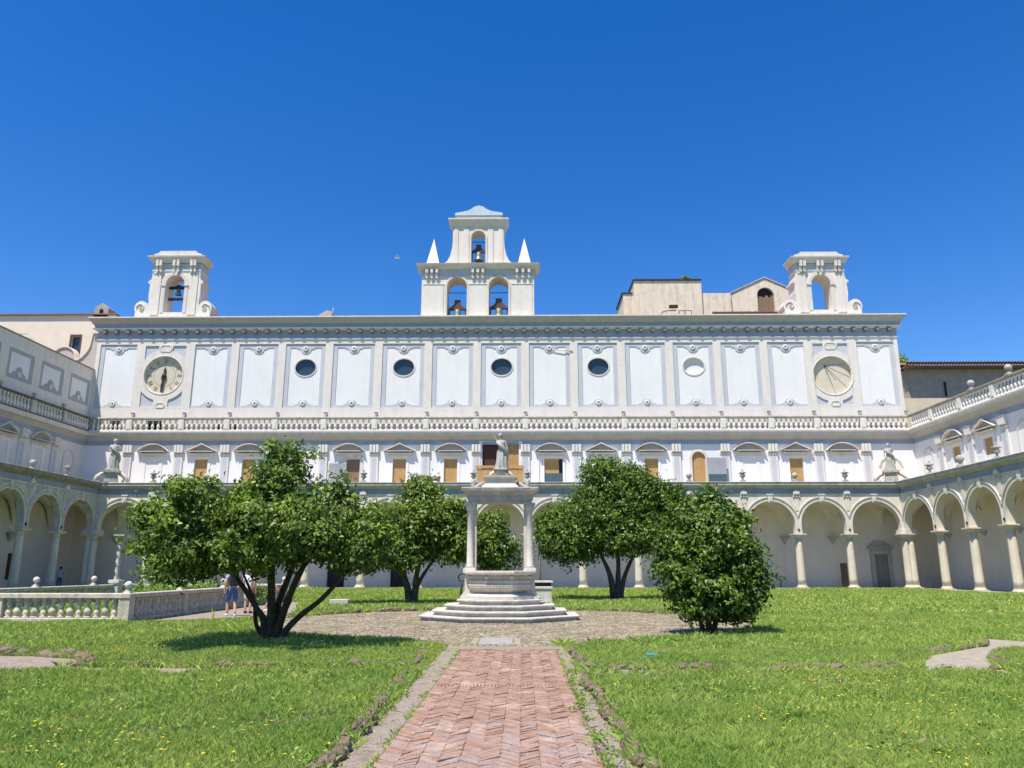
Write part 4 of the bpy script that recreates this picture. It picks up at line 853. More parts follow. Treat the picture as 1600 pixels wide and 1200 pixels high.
def small_belfry(label, cx, with_bell, flip):
    W = thing('corner_belfry', label, 'belfry', (cx, YB, 25.85)); W.scale = (1, 1, 1.13 if with_bell else 1.055)
    sc = [(-3.95, 0), (3.95, 0), (3.95, .7)]
    L = [(2.95, .95), (2.65, 1.4), (2.6, 2.2), (2.55, 3.2), (2.78, 3.3), (2.76, 3.45), (2.5, 3.6), (2.42, 3.9), (2.4, 5.1)]
    right = [(3.9, 0), (3.9, .55)] + arc(3.25, .95, .62, -30, 150, 10)[:] + [(2.9, .95), (2.72, 1.4)] + L[2:]
    right = [(3.75, 0), (3.75, .5)] + arc(3.2, .95, .66, -35, 140, 10) + [(2.62, 1.15), (2.5, 1.45)] + L[2:]
    left = [(-x, z) for x, z in reversed(right)]
    mass(W, 'tower_wall', right + left, [archhole(-.95, .95, .55, 4.0)], .05, 1.9)
    MB().plate([(-1.3, .5), (-1.3, 3.05), (-.98, 3.05), (-.98, .5)], (), 0.0, .05).obj('jamb', 'stonelight', W); MB().plate([(1.3, .5), (.98, .5), (.98, 3.05), (1.3, 3.05)], (), 0, .05).obj('jamb', 'stonelight', W)
    MB().plate([(-1.3, 3.07)] + arc(0, 3.07, 1.28, 180, 0, 20) + arc(0, 3.07, .96, 0, 180, 20), (), -.04, .05).obj('archivolt', 'stonelight', W)
    for q in (-1, 1):
        xs = sorted((q * 1.45, q * 2.25)); box('pilaster_strip', 'cream', W, xs[0], xs[1], -.03, .05, .3, 4.3)
        box('impost', 'stonelight', W, min(q * .9, q * 1.38), max(q * .9, q * 1.38), -.08, .05, 3.0, 3.1); box('string_moulding', 'stone', W, xs[0], xs[1], -.08, -.03, 4.1, 4.17)
        b = MB(); pts = [(q * 3.2 + q * .45 * (1 - t / 16) * math.cos(t * .5), 0.0, .95 + .45 * (1 - t / 16) * math.sin(t * .5)) for t in range(15)]
        b.tube(pts, .06, 6).obj('volute', 'stonelight', W); MB().lathe([(.1, 0), (.1, .08), (.04, .12)], n=8).obj('volute_boss', 'stone', W, loc=(q * 3.2, .02, .95), rot=(PI / 2, 0, 0))
    pt = [(-2.4, 1.9), (-2.4, .05), (2.4, .05), (2.4, 1.9)]
    MB().sweep([(0, 4.35), (.05, 4.35), (.08, 4.45), (0, 4.5)], pt).obj('architrave', 'white', W)
    MB().sweep([(0, 4.5), (.03, 4.5), (.03, 5.1), (0, 5.1)], pt).obj('frieze', 'blue', W)
    MB().sweep([(-1.0, 5.1), (.16, 5.15), (.38, 5.5), (.48, 5.62), (.50, 5.74), (-1.0, 5.8)], pt).obj('cornice', 'stonelight', W)
    for x in (-1.9, -1.55, -.2, .2, 1.55, 1.9): link('bracket', tb, W, loc=(x, -.0, 4.4))
    MB().plate([(-2.45, 5.75), (2.45, 5.75), (2.4, 5.98), (2.0, 6.08), (1.8, 6.28), (-1.8, 6.28), (-2.0, 6.08), (-2.4, 5.98)], (), -.1, 1.8).obj('cap', 'stone' if False else 'stonelight', W)
    MB().plate([(-.14, 3.95), (.14, 3.95), (.2, 4.6), (-.2, 4.6)], (), -.14, .05).obj('keystone', 'stonelight', W)
    if with_bell: box('tie_beam', 'yoke', W, -.97, .97, .8, 1.0, 1.9, 2.12)
    return W
small_belfry('left stone belfry with scroll sides and a small bell, above the clock', -34.75, True, 1)
bell('small dark bell hanging in the left belfry', (-34.75, YB + .9, 25.85 + 3.35), .55, 'flat')
small_belfry('right stone belfry with scroll sides and an empty arch, above the sundial', 29.6, False, -1)

# ------------------------------------------------------------------ roof buildings and background
RB = thing('roof_house', 'low tan stained block above the roof with dark coping and a tuft', 'building', (12, 80, 24))
box('wall', 'tan', RB, .35, 7.75, 0, 6, 0, 8.6); box('side_wall', 'tan', RB, -.8, .35, .6, 6, 0, 7.3)
box('coping', 'iron', RB, .25, 7.8, -.12, 6, 8.6, 8.78); box('coping', 'iron', RB, -.95, .25, .5, 6, 7.3, 7.45)
box('annex_wall', 'tan', RB, 7.76, 11.0, .3, 6, 0, 7.25)
GR = thing('gabled_roof_house', 'tan gabled attic wall with arched window, left of the right belfry', 'building', (26.9, 80.6, 24))
MB().plate([(-4.2, 0), (4.4, 0), (4.4, 7.0), (0, 9.05), (-4.2, 7.1)], [archhole(-.9, .95, 5.1, 8.0)], 0, .4).obj('wall', 'tan', GR)
MB().plate([(-4.3, 7.1), (0, 9.1), (4.5, 7.0), (4.5, 7.12), (0, 9.25), (-4.3, 7.22)], (), -.1, 5).obj('roof', 'stone', GR)
box('window_back', 'dark', GR, -1, 1, .35, .4, 5, 8.1)
for i in range(6): box('board', 'woodold', GR, -.9 + i * .31, -.61 + i * .31, .2, .25, 5.05, 7.0 + random.uniform(-.1, .15))
TR = thing('tile_roof_strip', 'strip of terracotta tiles along the roof below the gabled attic', 'roof', (0, 0, 0))
tm = MB().lathe([(.11, 0), (.13, .5)], n=6, a0=0, a1=PI).mesh('roof_tile', 'tile')
for i in range(44): link('roof_tile', tm, TR, loc=(20 + i * .27, 76.2, 27.72 + random.uniform(-.02, .02)), rot=(math.radians(-72), 0, 0))
for i in range(14): link('roof_tile', tm, TR, loc=(33.4 + i * .23, 72.6, 26.1 + random.uniform(-.02, .02)), rot=(math.radians(-72), 0, 0))
box('roof_bed', 'tile', TR, 19.9, 32, 76.3, 79.9, 27.2, 27.7)
pp = thing('roof_pipes', 'bent grey flue and thin rails on the roof before the tan block', 'pipe', (14, 76, 26.5))
MB().tube([(0, 0, 0), (.5, 0, 1.1), (1.0, 0, 1.3), (2.0, 0, 1.3)], .1, 8).obj('flue', 'stone', pp); MB().box(1.3, 2.2, -.15, .15, 1.55, 1.85).obj('flue_cap', 'iron', pp)
MB().tube([(2.3, 0, 0), (2.3, 0, 1.25), (3.6, 0, 1.25), (3.6, 0, 0)], .05, 6).tube([(2.9, 0, 0), (2.9, 0, 1.25)], .05, 6).obj('rail', 'iron', pp)
ch = thing('chimney', 'small grey chimney hut with arched hole, far left of the roof', 'chimney', (-43.6, 75, 26.4))
MB().plate([(-.75, 0), (.75, 0), (.75, 1.6), (0, 2.15), (-.75, 1.6)], [archhole(-.22, .22, .9, 1.5)], 0, 1.3).obj('stack', 'greyplaster', ch); box('dark_hole', 'dark', ch, -.3, .3, .5, .6, .8, 1.55)
rv = thing('roof_vent', 'small grey roof hatch on the roof ridge, left of the central belfry', 'vent', (-20.4, 75, 26.4))
MB().plate([(-1.0, 0), (.8, 0), (.8, 1.1), (.2, 1.2), (-.9, .5)], (), 0, .9).obj('hatch', 'stone', rv); MB().tube([(.9, 0, .3), (.9, 0, 1.5)], .04, 6).obj('pipe', 'stone', rv)
LB = thing('left_background_house', 'plain cream gabled house wall rising behind the left wing', 'building', (-60, 75, 0))
MB().plate(rect(-30, 18.0, 0, 27.2), [rect(13.7, 14.6, 22.9, 24.9)], 0, .5).obj('wall', 'lbcream', LB); box('roof_edge', 'tile', LB, -30, 18.1, -.25, 6, 27.2, 27.32)
MB().plate(rect(13.55, 14.75, 22.75, 25.1), [rect(13.7, 14.6, 22.9, 24.9)], -.06, 0).obj('window_frame', 'yoke', LB); box('window_pane', 'glass', LB, 13.65, 14.65, .3, .35, 22.85, 24.95)
vb = thing('curved_buttress', 'curved white scroll buttress between left wing roof and the facade', 'buttress', (BX0, YB, 0))
MB().plate([(0, 14), (0, 24.3), (-.62, 24.3), (-.66, 23.6), (-.74, 22.9), (-.95, 22.3), (-1.3, 21.8), (-1.75, 21.5), (-2.05, 21.5)] + arc(-3.15, 21.6, 1.15, 0, 180, 14, 1.25)[1:] + [(-4.4, 20.2), (-4.4, 14)], (), .0, .6).obj('scroll_wall', 'scrollw', vb)
MB().plate([(-.62, 24.3), (-.66, 23.6), (-.74, 22.9), (-.95, 22.3), (-1.3, 21.8), (-1.75, 21.5), (-2.05, 21.5)] + arc(-3.15, 21.6, 1.15, 0, 180, 14, 1.25)[1:] + [(-4.42, 21.6)] + arc(-3.15, 21.6, 1.27, 180, 0, 14, 1.37) + [(-1.72, 21.62), (-1.25, 21.9), (-.86, 22.35), (-.64, 22.93), (-.56, 23.6), (-.5, 24.3)][::1], (), -.12, .72).obj('scroll_lit_edge', 'lbcream', vb)  # bright band: sunlit part of the scroll done as paler colour
RG = thing('right_background_house', 'grey weathered house with overhanging tiled eaves behind the right wing', 'building', (41, 80, 0))
box('wall', 'greyplaster', RG, 0, 60, 0, 8, 19.2, 22.4); box('lower_wall', 'yellow', RG, -4.5, 60, -.25, 8, 0, 19.2)
box('eave_soffit', 'woodold', RG, -.6, 60, -1.3, 0, 22.4, 22.5)
MB().add([(-.6, -1.35, 22.52), (60, -1.35, 22.52), (60, 8, 25.4), (-.6, 8, 25.4)], [(0, 1, 2, 3)]).obj('roof', 'tile', RG)
tm2 = MB().lathe([(.13, 0), (.15, .6)], n=6, a0=0, a1=PI).mesh('roof_tile', 'tile')
for i in range(110): link('roof_tile', tm2, RG, loc=(-.5 + i * .32, -1.0, 22.6), rot=(math.radians(80), 0, 0))
for x in (3.8, 10.5): box('drain_pipe', 'iron', RG, x, x + .15, -.2, -.02, 19.4, 21)

# ------------------------------------------------------------------ figures
def skin_mesh(name, verts, edges, rad, m, sub=2):
    me = bpy.data.meshes.new(name + '_cage'); me.from_pydata(verts, edges, []); ob = bpy.data.objects.new('tmp', me); col.objects.link(ob)
    md = ob.modifiers.new('skin', 'SKIN'); md.use_smooth_shade = True
    lay = me.skin_vertices[0].data if len(me.skin_vertices) else None
    for i, r in enumerate(rad):
        rr = r if hasattr(r, '__len__') else (r, r); lay[i].radius = rr; lay[i].use_root = (i == 0)
    sb = ob.modifiers.new('sub', 'SUBSURF'); sb.levels = sub
    bpy.context.view_layer.update()
    ev = ob.evaluated_get(bpy.context.evaluated_depsgraph_get()); out = bpy.data.meshes.new_from_object(ev); out.name = name
    bpy.data.objects.remove(ob); out.materials.clear(); out.materials.append(M[m])
    return out
def body(pose, H=1.7):
    """pose: dict of joint positions (metres for 1.7 m tall). returns verts, edges, radii"""
    J = ['pelvis', 'waist', 'chest', 'neck', 'head0', 'head1', 'hipL', 'kneeL', 'ankL', 'toeL', 'hipR', 'kneeR', 'ankR', 'toeR', 'shL', 'elL', 'wrL', 'haL', 'shR', 'elR', 'wrR', 'haR']
    E_ = [(0, 1), (1, 2), (2, 3), (3, 4), (4, 5), (0, 6), (6, 7), (7, 8), (8, 9), (0, 10), (10, 11), (11, 12), (12, 13), (2, 14), (14, 15), (15, 16), (16, 17), (2, 18), (18, 19), (19, 20), (20, 21)]
    R_ = [.13, (.125, .10), (.15, .11), .055, .075, .08, .09, .06, .042, .035, .09, .06, .042, .035, .055, .042, .032, .035, .055, .042, .032, .035]
    s = H / 1.7; return [tuple(c * s for c in pose[j]) for j in J], E_, [tuple(q * s for q in r) if hasattr(r, '__len__') else r * s for r in R_]
def std_pose(**kw):
    p = dict(pelvis=(0, 0, .93), waist=(0, 0, 1.08), chest=(0, 0, 1.28), neck=(0, 0, 1.45), head0=(0, -.01, 1.54), head1=(0, -.01, 1.64),
             hipL=(.1, 0, .86), kneeL=(.11, -.02, .48), ankL=(.11, .03, .08), toeL=(.12, -.12, .04), hipR=(-.1, 0, .86), kneeR=(-.11, -.02, .48), ankR=(-.11, .03, .08), toeR=(-.12, -.12, .04),
             shL=(.19, 0, 1.38), elL=(.24, .02, 1.12), wrL=(.25, -.06, .88), haL=(.25, -.08, .80), shR=(-.19, 0, 1.38), elR=(-.24, .02, 1.12), wrR=(-.25, -.06, .88), haR=(-.25, -.08, .80))
    p.update(kw); return p
def person(label, loc, rz, top, bottom, pose=None, H=1.7, long_bottom=False, hair='hair', dress=False, pack=False, shoe='shoe'):
    t = thing('person', label, 'person', loc, rz); p = pose or std_pose(); s = H / 1.7
    v, e, r = body(p, H); link('body', skin_mesh('body', v, e, r, 'skin'), t)
    g = lambda k, f=None: tuple(c * s for c in p[k])
    lerp = lambda a, b, f: tuple((a[i] * (1 - f) + b[i] * f) * s for i in range(3))
    tv = [g('waist'), g('pelvis'), g('chest'), lerp(p['chest'], p['neck'], .6), lerp(p['shL'], p['chest'], .15), lerp(p['shL'], p['elL'], .75), lerp(p['shR'], p['chest'], .15), lerp(p['shR'], p['elR'], .75)]
    link('shirt', skin_mesh('shirt', tv, [(0, 1), (0, 2), (2, 3), (2, 4), (4, 5), (2, 6), (6, 7)], [(.155 * s, .125 * s), (.155 * s, .13 * s), (.175 * s, .13 * s), .075 * s, .085 * s, .065 * s, .085 * s, .065 * s], top), t)
    f = .95 if long_bottom else .1
    kn = lambda k, a: lerp(p['knee' + k], p['ank' + k], a)
    bv = [g('pelvis'), lerp(p['pelvis'], p['waist'], .5), g('hipL'), kn('L', .05 if not long_bottom else 0), g('hipR'), kn('R', .05 if not long_bottom else 0)]; be = [(0, 1), (0, 2), (2, 3), (0, 4), (4, 5)]; br = [(.16 * s, .14 * s), (.15 * s, .125 * s), .115 * s, .09 * s, .115 * s, .09 * s]
    if long_bottom: bv += [kn('L', .95), kn('R', .95)]; be += [(3, 6), (5, 7)]; br += [.07 * s, .07 * s]
    link('dress' if dress else 'shorts', skin_mesh('shorts', bv, be, br, bottom), t)
    h = g('head1'); MB().lathe([(.02, .125 * s), (.06 * s, .115 * s), (.095 * s, .07 * s), (.105 * s, .0), (.1 * s, -.06 * s), (.06 * s, -.08 * s)], n=14).obj('hair', hair, t, loc=(h[0], h[1] + .022 * s, h[2] + .01))
    MB().lathe([(.004, .02 * s), (.016 * s, -.01 * s), (.004, -.02 * s)], n=6).obj('nose', 'skin', t, loc=(h[0], h[1] - .095 * s, h[2] - .03 * s))
    for q, k in ((1, 'L'), (-1, 'R')):
        a = g('ank' + k); b = g('toe' + k)
        link('shoe', skin_mesh('shoe', [(a[0], a[1] + .03, .05), ((a[0] + b[0]) / 2, (a[1] + b[1]) / 2, .045), (b[0], b[1] - .02, .035)], [(0, 1), (1, 2)], [.055, .055, .04], shoe, 1), t)
        hd = g('ha' + k)
        for i in range(4): MB().tube([(hd[0], hd[1] - .03 + i * .02, hd[2]), (hd[0] + q * .004, hd[1] - .035 + i * .021, hd[2] - .05), (hd[0] - q * .006, hd[1] - .035 + i * .02, hd[2] - .085 + abs(i - 1.5) * .008)], [.011, .01, .007], 6).obj('finger', 'skin', t)
        MB().tube([(hd[0], hd[1] - .02, hd[2] + .03), (hd[0], hd[1] - .06, hd[2]), (hd[0], hd[1] - .065, hd[2] - .03)], [.012, .011, .008], 6).obj('thumb', 'skin', t)
    if pack: MB().bbox(-.15 * s, .15 * s, .1, .27, 1.0 * s, 1.42 * s, .04).obj('backpack', 'black_cloth', t)
    return t
walk = std_pose(kneeL=(.11, -.16, .49), ankL=(.11, -.1, .1), toeL=(.12, -.26, .07), kneeR=(-.1, .05, .48), ankR=(-.1, .22, .1), toeR=(-.11, .09, .04), elL=(.25, .1, 1.13), wrL=(.26, .08, .88), haL=(.26, .06, .8), elR=(-.25, -.06, 1.13), wrR=(-.25, -.2, .93), haR=(-.25, -.23, .86))
person('person in pale blue shirt, blue shorts and white shoes by the low balustrade', (-10.35, 28.2, 0), PI + .5, 'shirtblue', 'shortsblue', walk, 1.76, pack=True)
person('person in white top and light shorts walking behind the camellia branches', (-10.35, 29.9, 0), PI - .3, 'shirtwhite', 'cream_cloth', std_pose(), 1.68, shoe='black_cloth')
person('person in pink patterned top seen between the camellia stems', (-10.0, 31.5, 0), PI / 2 + .3, 'pinkdress', 'cream_cloth', walk, 1.66)
person('person in light blue shirt standing inside the left arcade', (-39.2, 66.5, .05), 0.5, 'paleblue', 'shortsblue', std_pose(), 1.72, long_bottom=True, shoe='black_cloth')

def statue(name, label, loc, rz, H, pose, staff=False, arm_fold=True):
    """draped stone figure: continuous body, robe folds and base plinth"""
    t = thing(name, label, 'statue', loc, rz); s = H / 1.7
    v, e, r = body(pose, H); link('body', skin_mesh('body', v, e, r, 'statue'), t)
    # robe: lathe with folds
    b = MB(); n = 40; prof = [(.05, .30), (.12, .29), (.35, .26), (.6, .235), (.85, .215), (1.02, .165), (1.12, .155), (1.25, .19), (1.36, .185), (1.43, .09)]; v = []
    for z, r0 in prof:
        for i in range(n):
            a = 2 * PI * i / n; fold = 1 + (.13 if z < 1.0 else .05) * math.sin(a * 9 + z * 2.5) + .05 * math.sin(a * 5 - z * 4)
            sway = .05 * math.sin(z * 2.2)
            v.append(((r0 * fold * math.cos(a) + sway) * s, (r0 * .78 * fold * math.sin(a)) * s, z * s))
    f = [(k * n + i, k * n + (i + 1) % n, (k + 1) * n + (i + 1) % n, (k + 1) * n + i) for k in range(len(prof) - 1) for i in range(n)]
    b.add(v, f, True).obj('robe', 'statue', t)
    # mantle over one shoulder, diagonal
    pts = [(-.2, .06, 1.36), (-.12, -.14, 1.25), (.05, -.2, 1.08), (.2, -.13, .92), (.27, .0, .72), (.3, .05, .45)]
    MB().tube([tuple(c * s for c in p) for p in pts], [.08 * s, .10 * s, .09 * s, .1 * s, .09 * s, .05 * s], 8).obj('mantle', 'statue', t)
    h = tuple(c * s for c in pose['head1'])
    MB().lathe([(.02, .13 * s), (.07 * s, .12 * s), (.11 * s, .06 * s), (.115 * s, -.02 * s), (.09 * s, -.09 * s)], n=12).obj('hair', 'statue', t, loc=(h[0], h[1] + .03 * s, h[2]))
    MB().lathe([(.004, .03 * s), (.02 * s, -.01 * s), (.004, -.025 * s)], n=6).obj('nose', 'statue', t, loc=(h[0], h[1] - .1 * s, h[2] - .03 * s))
    MB().bbox(-.34 * s, .34 * s, -.3 * s, .3 * s, -.0, .07 * s).obj('plinth', 'statue', t)
    return t
def scroll_pedestal(name, label, loc, rz, w_=1.0, h=1.0):
    t = thing(name, label, 'pedestal', loc, rz)
    MB().prism([(-w_ * .5, -w_ * .45), (w_ * .5, -w_ * .45), (w_ * .5, w_ * .45), (-w_ * .5, w_ * .45)], 0, h * .8, [(-w_ * .42, -w_ * .4), (w_ * .42, -w_ * .4), (w_ * .42, w_ * .4), (-w_ * .42, w_ * .4)]).bbox(-w_ * .62, w_ * .62, -w_ * .55, w_ * .55, h * .8, h).obj('block', 'statue', t)
    for q in (-1, 1):
        pts = [(q * w_ * .5, 0, h * .75), (q * w_ * .75, 0, h * .7), (q * w_ * 1.05, 0, h * .45), (q * w_ * 1.2, 0, h * .18), (q * w_ * 1.0, 0, h * .08), (q * w_ * .85, 0, h * .2), (q * w_ * .95, 0, h * .32)]
        MB().tube(pts, [.12 * w_, .17 * w_, .17 * w_, .15 * w_, .12 * w_, .1 * w_, .06 * w_], 8).obj('scroll', 'marble', t)
    return t
scroll_pedestal('statue_pedestal', 'grey scrolled pedestal under the left corner statue', (GX0 + .9, GY + .1, lz), .4, 1.1, 1.15)
statue('saint_statue', 'draped stone saint standing at the left inner corner of the ledge', (GX0 + .9, GY + .1, lz + 1.15), .35, 2.75, std_pose(elL=(.3, -.05, 1.2), wrL=(.12, -.2, 1.18), haL=(.03, -.22, 1.2), elR=(-.28, .0, 1.15), wrR=(-.16, -.2, 1.05), haR=(-.1, -.24, 1.08)))
scroll_pedestal('statue_pedestal', 'grey scrolled pedestal under the right corner statue', (GX1 - .55, GY + .1, lz), -.4, 1.1, 1.0)
statue('saint_statue', 'slender white stone saint standing at the right inner corner of the ledge', (GX1 - .55, GY + .1, lz + 1.0), -.35, 2.35, std_pose(elL=(.28, -.05, 1.2), wrL=(.2, -.2, 1.3), haL=(.16, -.25, 1.36)))

# ------------------------------------------------------------------ the well
WX, WYY = -0.78, 27.0
well = thing('stone_well', 'white marble octagonal well with stepped base and columns carrying an entablature', 'well', (WX, WYY, 0))
def octo(ap, rot=0): R_ = ap / math.cos(PI / 8); return [(R_ * math.cos(PI / 8 + k * PI / 4 + rot), R_ * math.sin(PI / 8 + k * PI / 4 + rot)) for k in range(8)]
for i, ap in enumerate((2.62, 2.22, 1.83, 1.42)):
    z = .16 * i; MB().prism(octo(ap - .09), z, z + .095).prism(octo(ap - .05), z + .095, z + .115, octo(ap)).prism(octo(ap), z + .115, z + .148).prism(octo(ap), z + .148, z + .16, octo(ap - .02)).obj('step', 'stepm', well)
pl = [(1.12, .64), (1.12, .78), (1.0, .84), (.92, .86), (.86, .92), (1.0, 1.1), (1.06, 1.2), (1.06, 1.24), (1.02, 1.25), (1.02, 1.36), (1.06, 1.38), (1.06, 1.40), (1.0, 1.42), (1.0, 1.62), (1.06, 1.64), (1.2, 1.70), (1.2, 1.78), (1.16, 1.80)]
basin = MB()
for (a, z0), (b, z1) in zip(pl[:-1], pl[1:]):
    A_, B_ = octo(a), octo(b); k = len(basin.v); basin.v += [(*p, z0) for p in A_] + [(*p, z1) for p in B_]
    for i in range(8): basin.f.append((k + i, k + (i + 1) % 8, k + 8 + (i + 1) % 8, k + 8 + i)); basin.sm.append(False)
A_, B_ = octo(1.16), octo(.8); k = len(basin.v); basin.v += [(*p, 1.80) for p in A_] + [(*p, 1.80) for p in B_] + [(*p, 1.0) for p in B_]
for i in range(8): j = (i + 1) % 8; basin.f += [(k + i, k + j, k + 8 + j, k + 8 + i), (k + 8 + i, k + 8 + j, k + 16 + j, k + 16 + i)]; basin.sm += [False] * 2
basin.f.append(tuple(k + 16 + i for i in range(8))); basin.sm.append(False)
bo = basin.obj('basin', 'marble', well)
fl_, gd = MB(), MB()
for k8 in range(8):
    a = k8 * PI / 4; n_ = Vector((math.cos(a), math.sin(a))); tdir = Vector((-n_.y, n_.x)); side = 1.0 * math.tan(PI / 8) * 2
    for i in range(9):
        q = n_ * 1.0 + tdir * (side * (-.4 + .8 * i / 8)); fl_.tube([(q.x, q.y, 1.44), (q.x, q.y, 1.60)], .022, 6)
    for i in range(10):
        tt = -.43 + .86 * i / 9; p0 = n_ * .87 + tdir * (.87 * .828 * tt); p1 = n_ * .95 + tdir * (.95 * .828 * tt); p2 = n_ * 1.03 + tdir * (1.03 * .828 * tt)
        gd.tube([(p0.x, p0.y, .92), (p1.x, p1.y, 1.04), (p2.x, p2.y, 1.17)], [.02, .035, .03], 6)
    c = Vector((math.cos(a + PI / 8), math.sin(a + PI / 8))) * 1.08
    MB().lathe([(.01, -.09), (.06, -.07), (.085, 0), (.07, .06), (.01, .09)], n=10).obj('carved_head', 'marble', bo, loc=(c.x, c.y, 1.53))
    if k8 % 2 == 0 or True:
        c = n_ * 1.03
        if k8 in (5, 6, 7): pass
fl_.obj('fluting', 'marble', bo); gd.obj('gadroons', 'marble', bo)
for q in (-1, 1):
    x = q * 1.02
    pr = bpy.data.objects.new('pillar', None); col.objects.link(pr); pr.parent = well; pr.location = (x, 0, 0)
    MB().box(-.16, .16, -.34, .34, .64, 1.70).box(-.3, .3, -.45, .45, .64, .76).plate([(-.3, .76), (.3, .76), (.17, .95), (-.17, .95)], (), -.36, .36).obj('buttress', 'marble', pr)
    MB().bbox(-.22, .22, -.4, .4, 1.70, 1.88).obj('pedestal', 'marble', pr)
    for yy in (-.17, .17):
        MB().box(-.17, .17, yy - .16, yy + .16, 1.88, 1.93).lathe([(.14, 1.93), (.15, 1.96), (.125, 2.0), (.115, 2.02), (.11, 3.0), (.10, 3.92), (.115, 3.94), (.115, 3.97), (.10, 3.98)], cy=yy, n=16).obj('shaft', 'marble', pr)
        MB().lathe([(.115, 3.98), (.13, 4.02), (.16, 4.1), (.15, 4.14), (.19, 4.24)], cy=yy, n=12).box(-.2, .2, yy - .165, yy + .165, 4.24, 4.28).obj('capital', 'marble', pr)
    MB().box(-.05, .09, -.12, .12, 1.9, 4.2).obj('inner_pilaster', 'marble', pr, scale=(-q, 1, 1), loc=(-q * .12, .0, 0))
pe = [(-1.2, .38), (-1.2, -.38), (1.2, -.38), (1.2, .38), (-1.2, .38)]
def closed(prof, x, y):
    b = MB(); v = []
    for p, z in prof: v += [(-x - p, -y - p, z), (x + p, -y - p, z), (x + p, y + p, z), (-x - p, y + p, z)]
    f = [(0, 3, 2, 1)]
    for k in range(len(prof) - 1): f += [(k * 4 + i, k * 4 + (i + 1) % 4, (k + 1) * 4 + (i + 1) % 4, (k + 1) * 4 + i) for i in range(4)]
    k = (len(prof) - 1) * 4; f.append((k, k + 1, k + 2, k + 3)); return b.add(v, f)
closed([(-.02, 4.28), (-.02, 4.38), (.02, 4.4), (.02, 4.5), (.1, 4.56), (.2, 4.62), (.22, 4.7), (.18, 4.72)], 1.12, .36).obj('entablature', 'statue', well)
closed([(.12, 4.72), (.1, 4.78), (.02, 4.84), (0, 4.86), (0, 5.04), (.05, 5.06), (.08, 5.1), (.08, 5.13)], .52, .32).obj('attic_block', 'marble', well)
for q in (-1, 1):
    MB().tube([(q * .56, 0, 4.9), (q * .72, 0, 4.84), (q * .86, 0, 4.76), (q * .98, 0, 4.78), (q * .98, 0, 4.86), (q * .9, 0, 4.86)], [.09, .09, .07, .06, .05, .03], 8).obj('scroll', 'statue', well)
    MB().lathe([(.07, 4.72), (.05, 4.8), (.09, 4.92), (.05, 5.02), (.02, 5.06)], n=10, cx=q * .95).obj('finial', 'statue', well)
def remap(z):
    K = [(-1, -1), (.64, .64), (1.80, 1.56), (4.28, 3.84), (4.72, 4.36), (5.13, 4.76), (9, 8.6)]
    for (a, a2), (b_, b2) in zip(K[:-1], K[1:]):
        if a <= z <= b_: return a2 + (b2 - a2) * (z - a) / (b_ - a)
for o in well.children_recursive:
    if o.type == 'MESH':
        lz_ = o.location.z; nl = remap(lz_) if lz_ > .1 else lz_
        for v_ in o.data.vertices: v_.co.z = remap(v_.co.z + lz_) - nl
        o.location.z = nl
sp_ = scroll_pedestal('statue_pedestal', 'small scrolled base on top of the well under the statue', (WX + .02, WYY, 4.76), 0, .34, .24)
statue('female_statue', 'weathered stone woman raising one arm on top of the well', (WX + .02, WYY, 5.0), 0, 1.28, std_pose(elR=(-.30, -.04, 1.5), wrR=(-.36, -.06, 1.74), haR=(-.38, -.06, 1.84), elL=(.27, .0, 1.12), wrL=(.3, -.05, .88), haL=(.3, -.06, .8), head0=(-.02, -.02, 1.54), head1=(-.03, -.03, 1.64)))
ih = thing('iron_hook', 'dark iron bracket with hanging chain on the left side of the well rim', 'bracket', (WX - 1.3, WYY + .1, .72))
rg = [(.13 * math.cos(i * PI / 8), 0, .62 + .13 * math.sin(i * PI / 8)) for i in range(17)]
MB().tube(rg, .025, 6).obj('ring', 'iron', ih); MB().tube([(0, 0, .5), (-.02, 0, .3), (-.03, 0, 0), (0, 0, -.15)], [.03, .03, .06, .05], 8).obj('hanging_weight', 'iron', ih); MB().tube([(0.0, 0, .75), (.25, 0, .8)], .02, 6).obj('arm', 'iron', ih)

sb_ = thing('stone_box', 'pale block pedestal with dark recess below its slab, behind the well', 'pedestal', (.92, 38.2, 0))
MB().bbox(-.5, .5, -.45, .45, .0, .12).box(-.44, .44, -.4, .4, .12, .72).bbox(-.5, .5, -.45, .45, .72, .82).obj('block', 'marble', sb_); MB().box(-.42, .42, -.38, .38, .82, 1.0).obj('recess', 'iron', sb_); MB().bbox(-.52, .52, -.47, .47, 1.0, 1.08).obj('top_slab', 'marble', sb_)
tb2 = thing('stone_trough', 'low grey stone slab bench lying in the grass below the small camellia', 'slab', (-8.25, 35.8, 0))
MB().bbox(-.42, .42, -.25, .25, .12, .3).obj('slab', 'stone', tb2); MB().box(-.34, .34, -.2, .2, 0, .12).obj('foot', 'stone', tb2)
gb = thing('valve_box', 'small green plastic cover lying in the right lawn near the path', 'cover', (2.3, 14.5, .1))
MB().bbox(-.11, .11, -.07, .07, 0, .05).obj('lid', 'teal', gb); MB().bbox(-.14, .14, -.1, .1, -.06, 0).obj('frame', 'teal', gb)
for i, (x, lab) in enumerate(((21.3, 'left of two thin dark posts before the right gallery wall'), (22.5, 'right of two thin dark posts before the right gallery wall'))):
    p = thing('iron_post', lab, 'post', (x, 69.5, .05)); MB().tube([(0, 0, 0), (0, 0, .95)], .06, 8).obj('shaft', 'iron', p); MB().lathe([(.07, .95), (.08, 1.0), (.02, 1.05)], n=8).obj('cap', 'iron', p)
bd = thing('dark_board', 'tall narrow black notice board beside a right arcade column', 'board', (28.0, 69.3, .05)); box('panel', 'iron', bd, -.1, .1, -.5, .5, .1, 2.1); box('foot', 'iron', bd, -.2, .2, -.3, .3, 0, .1)
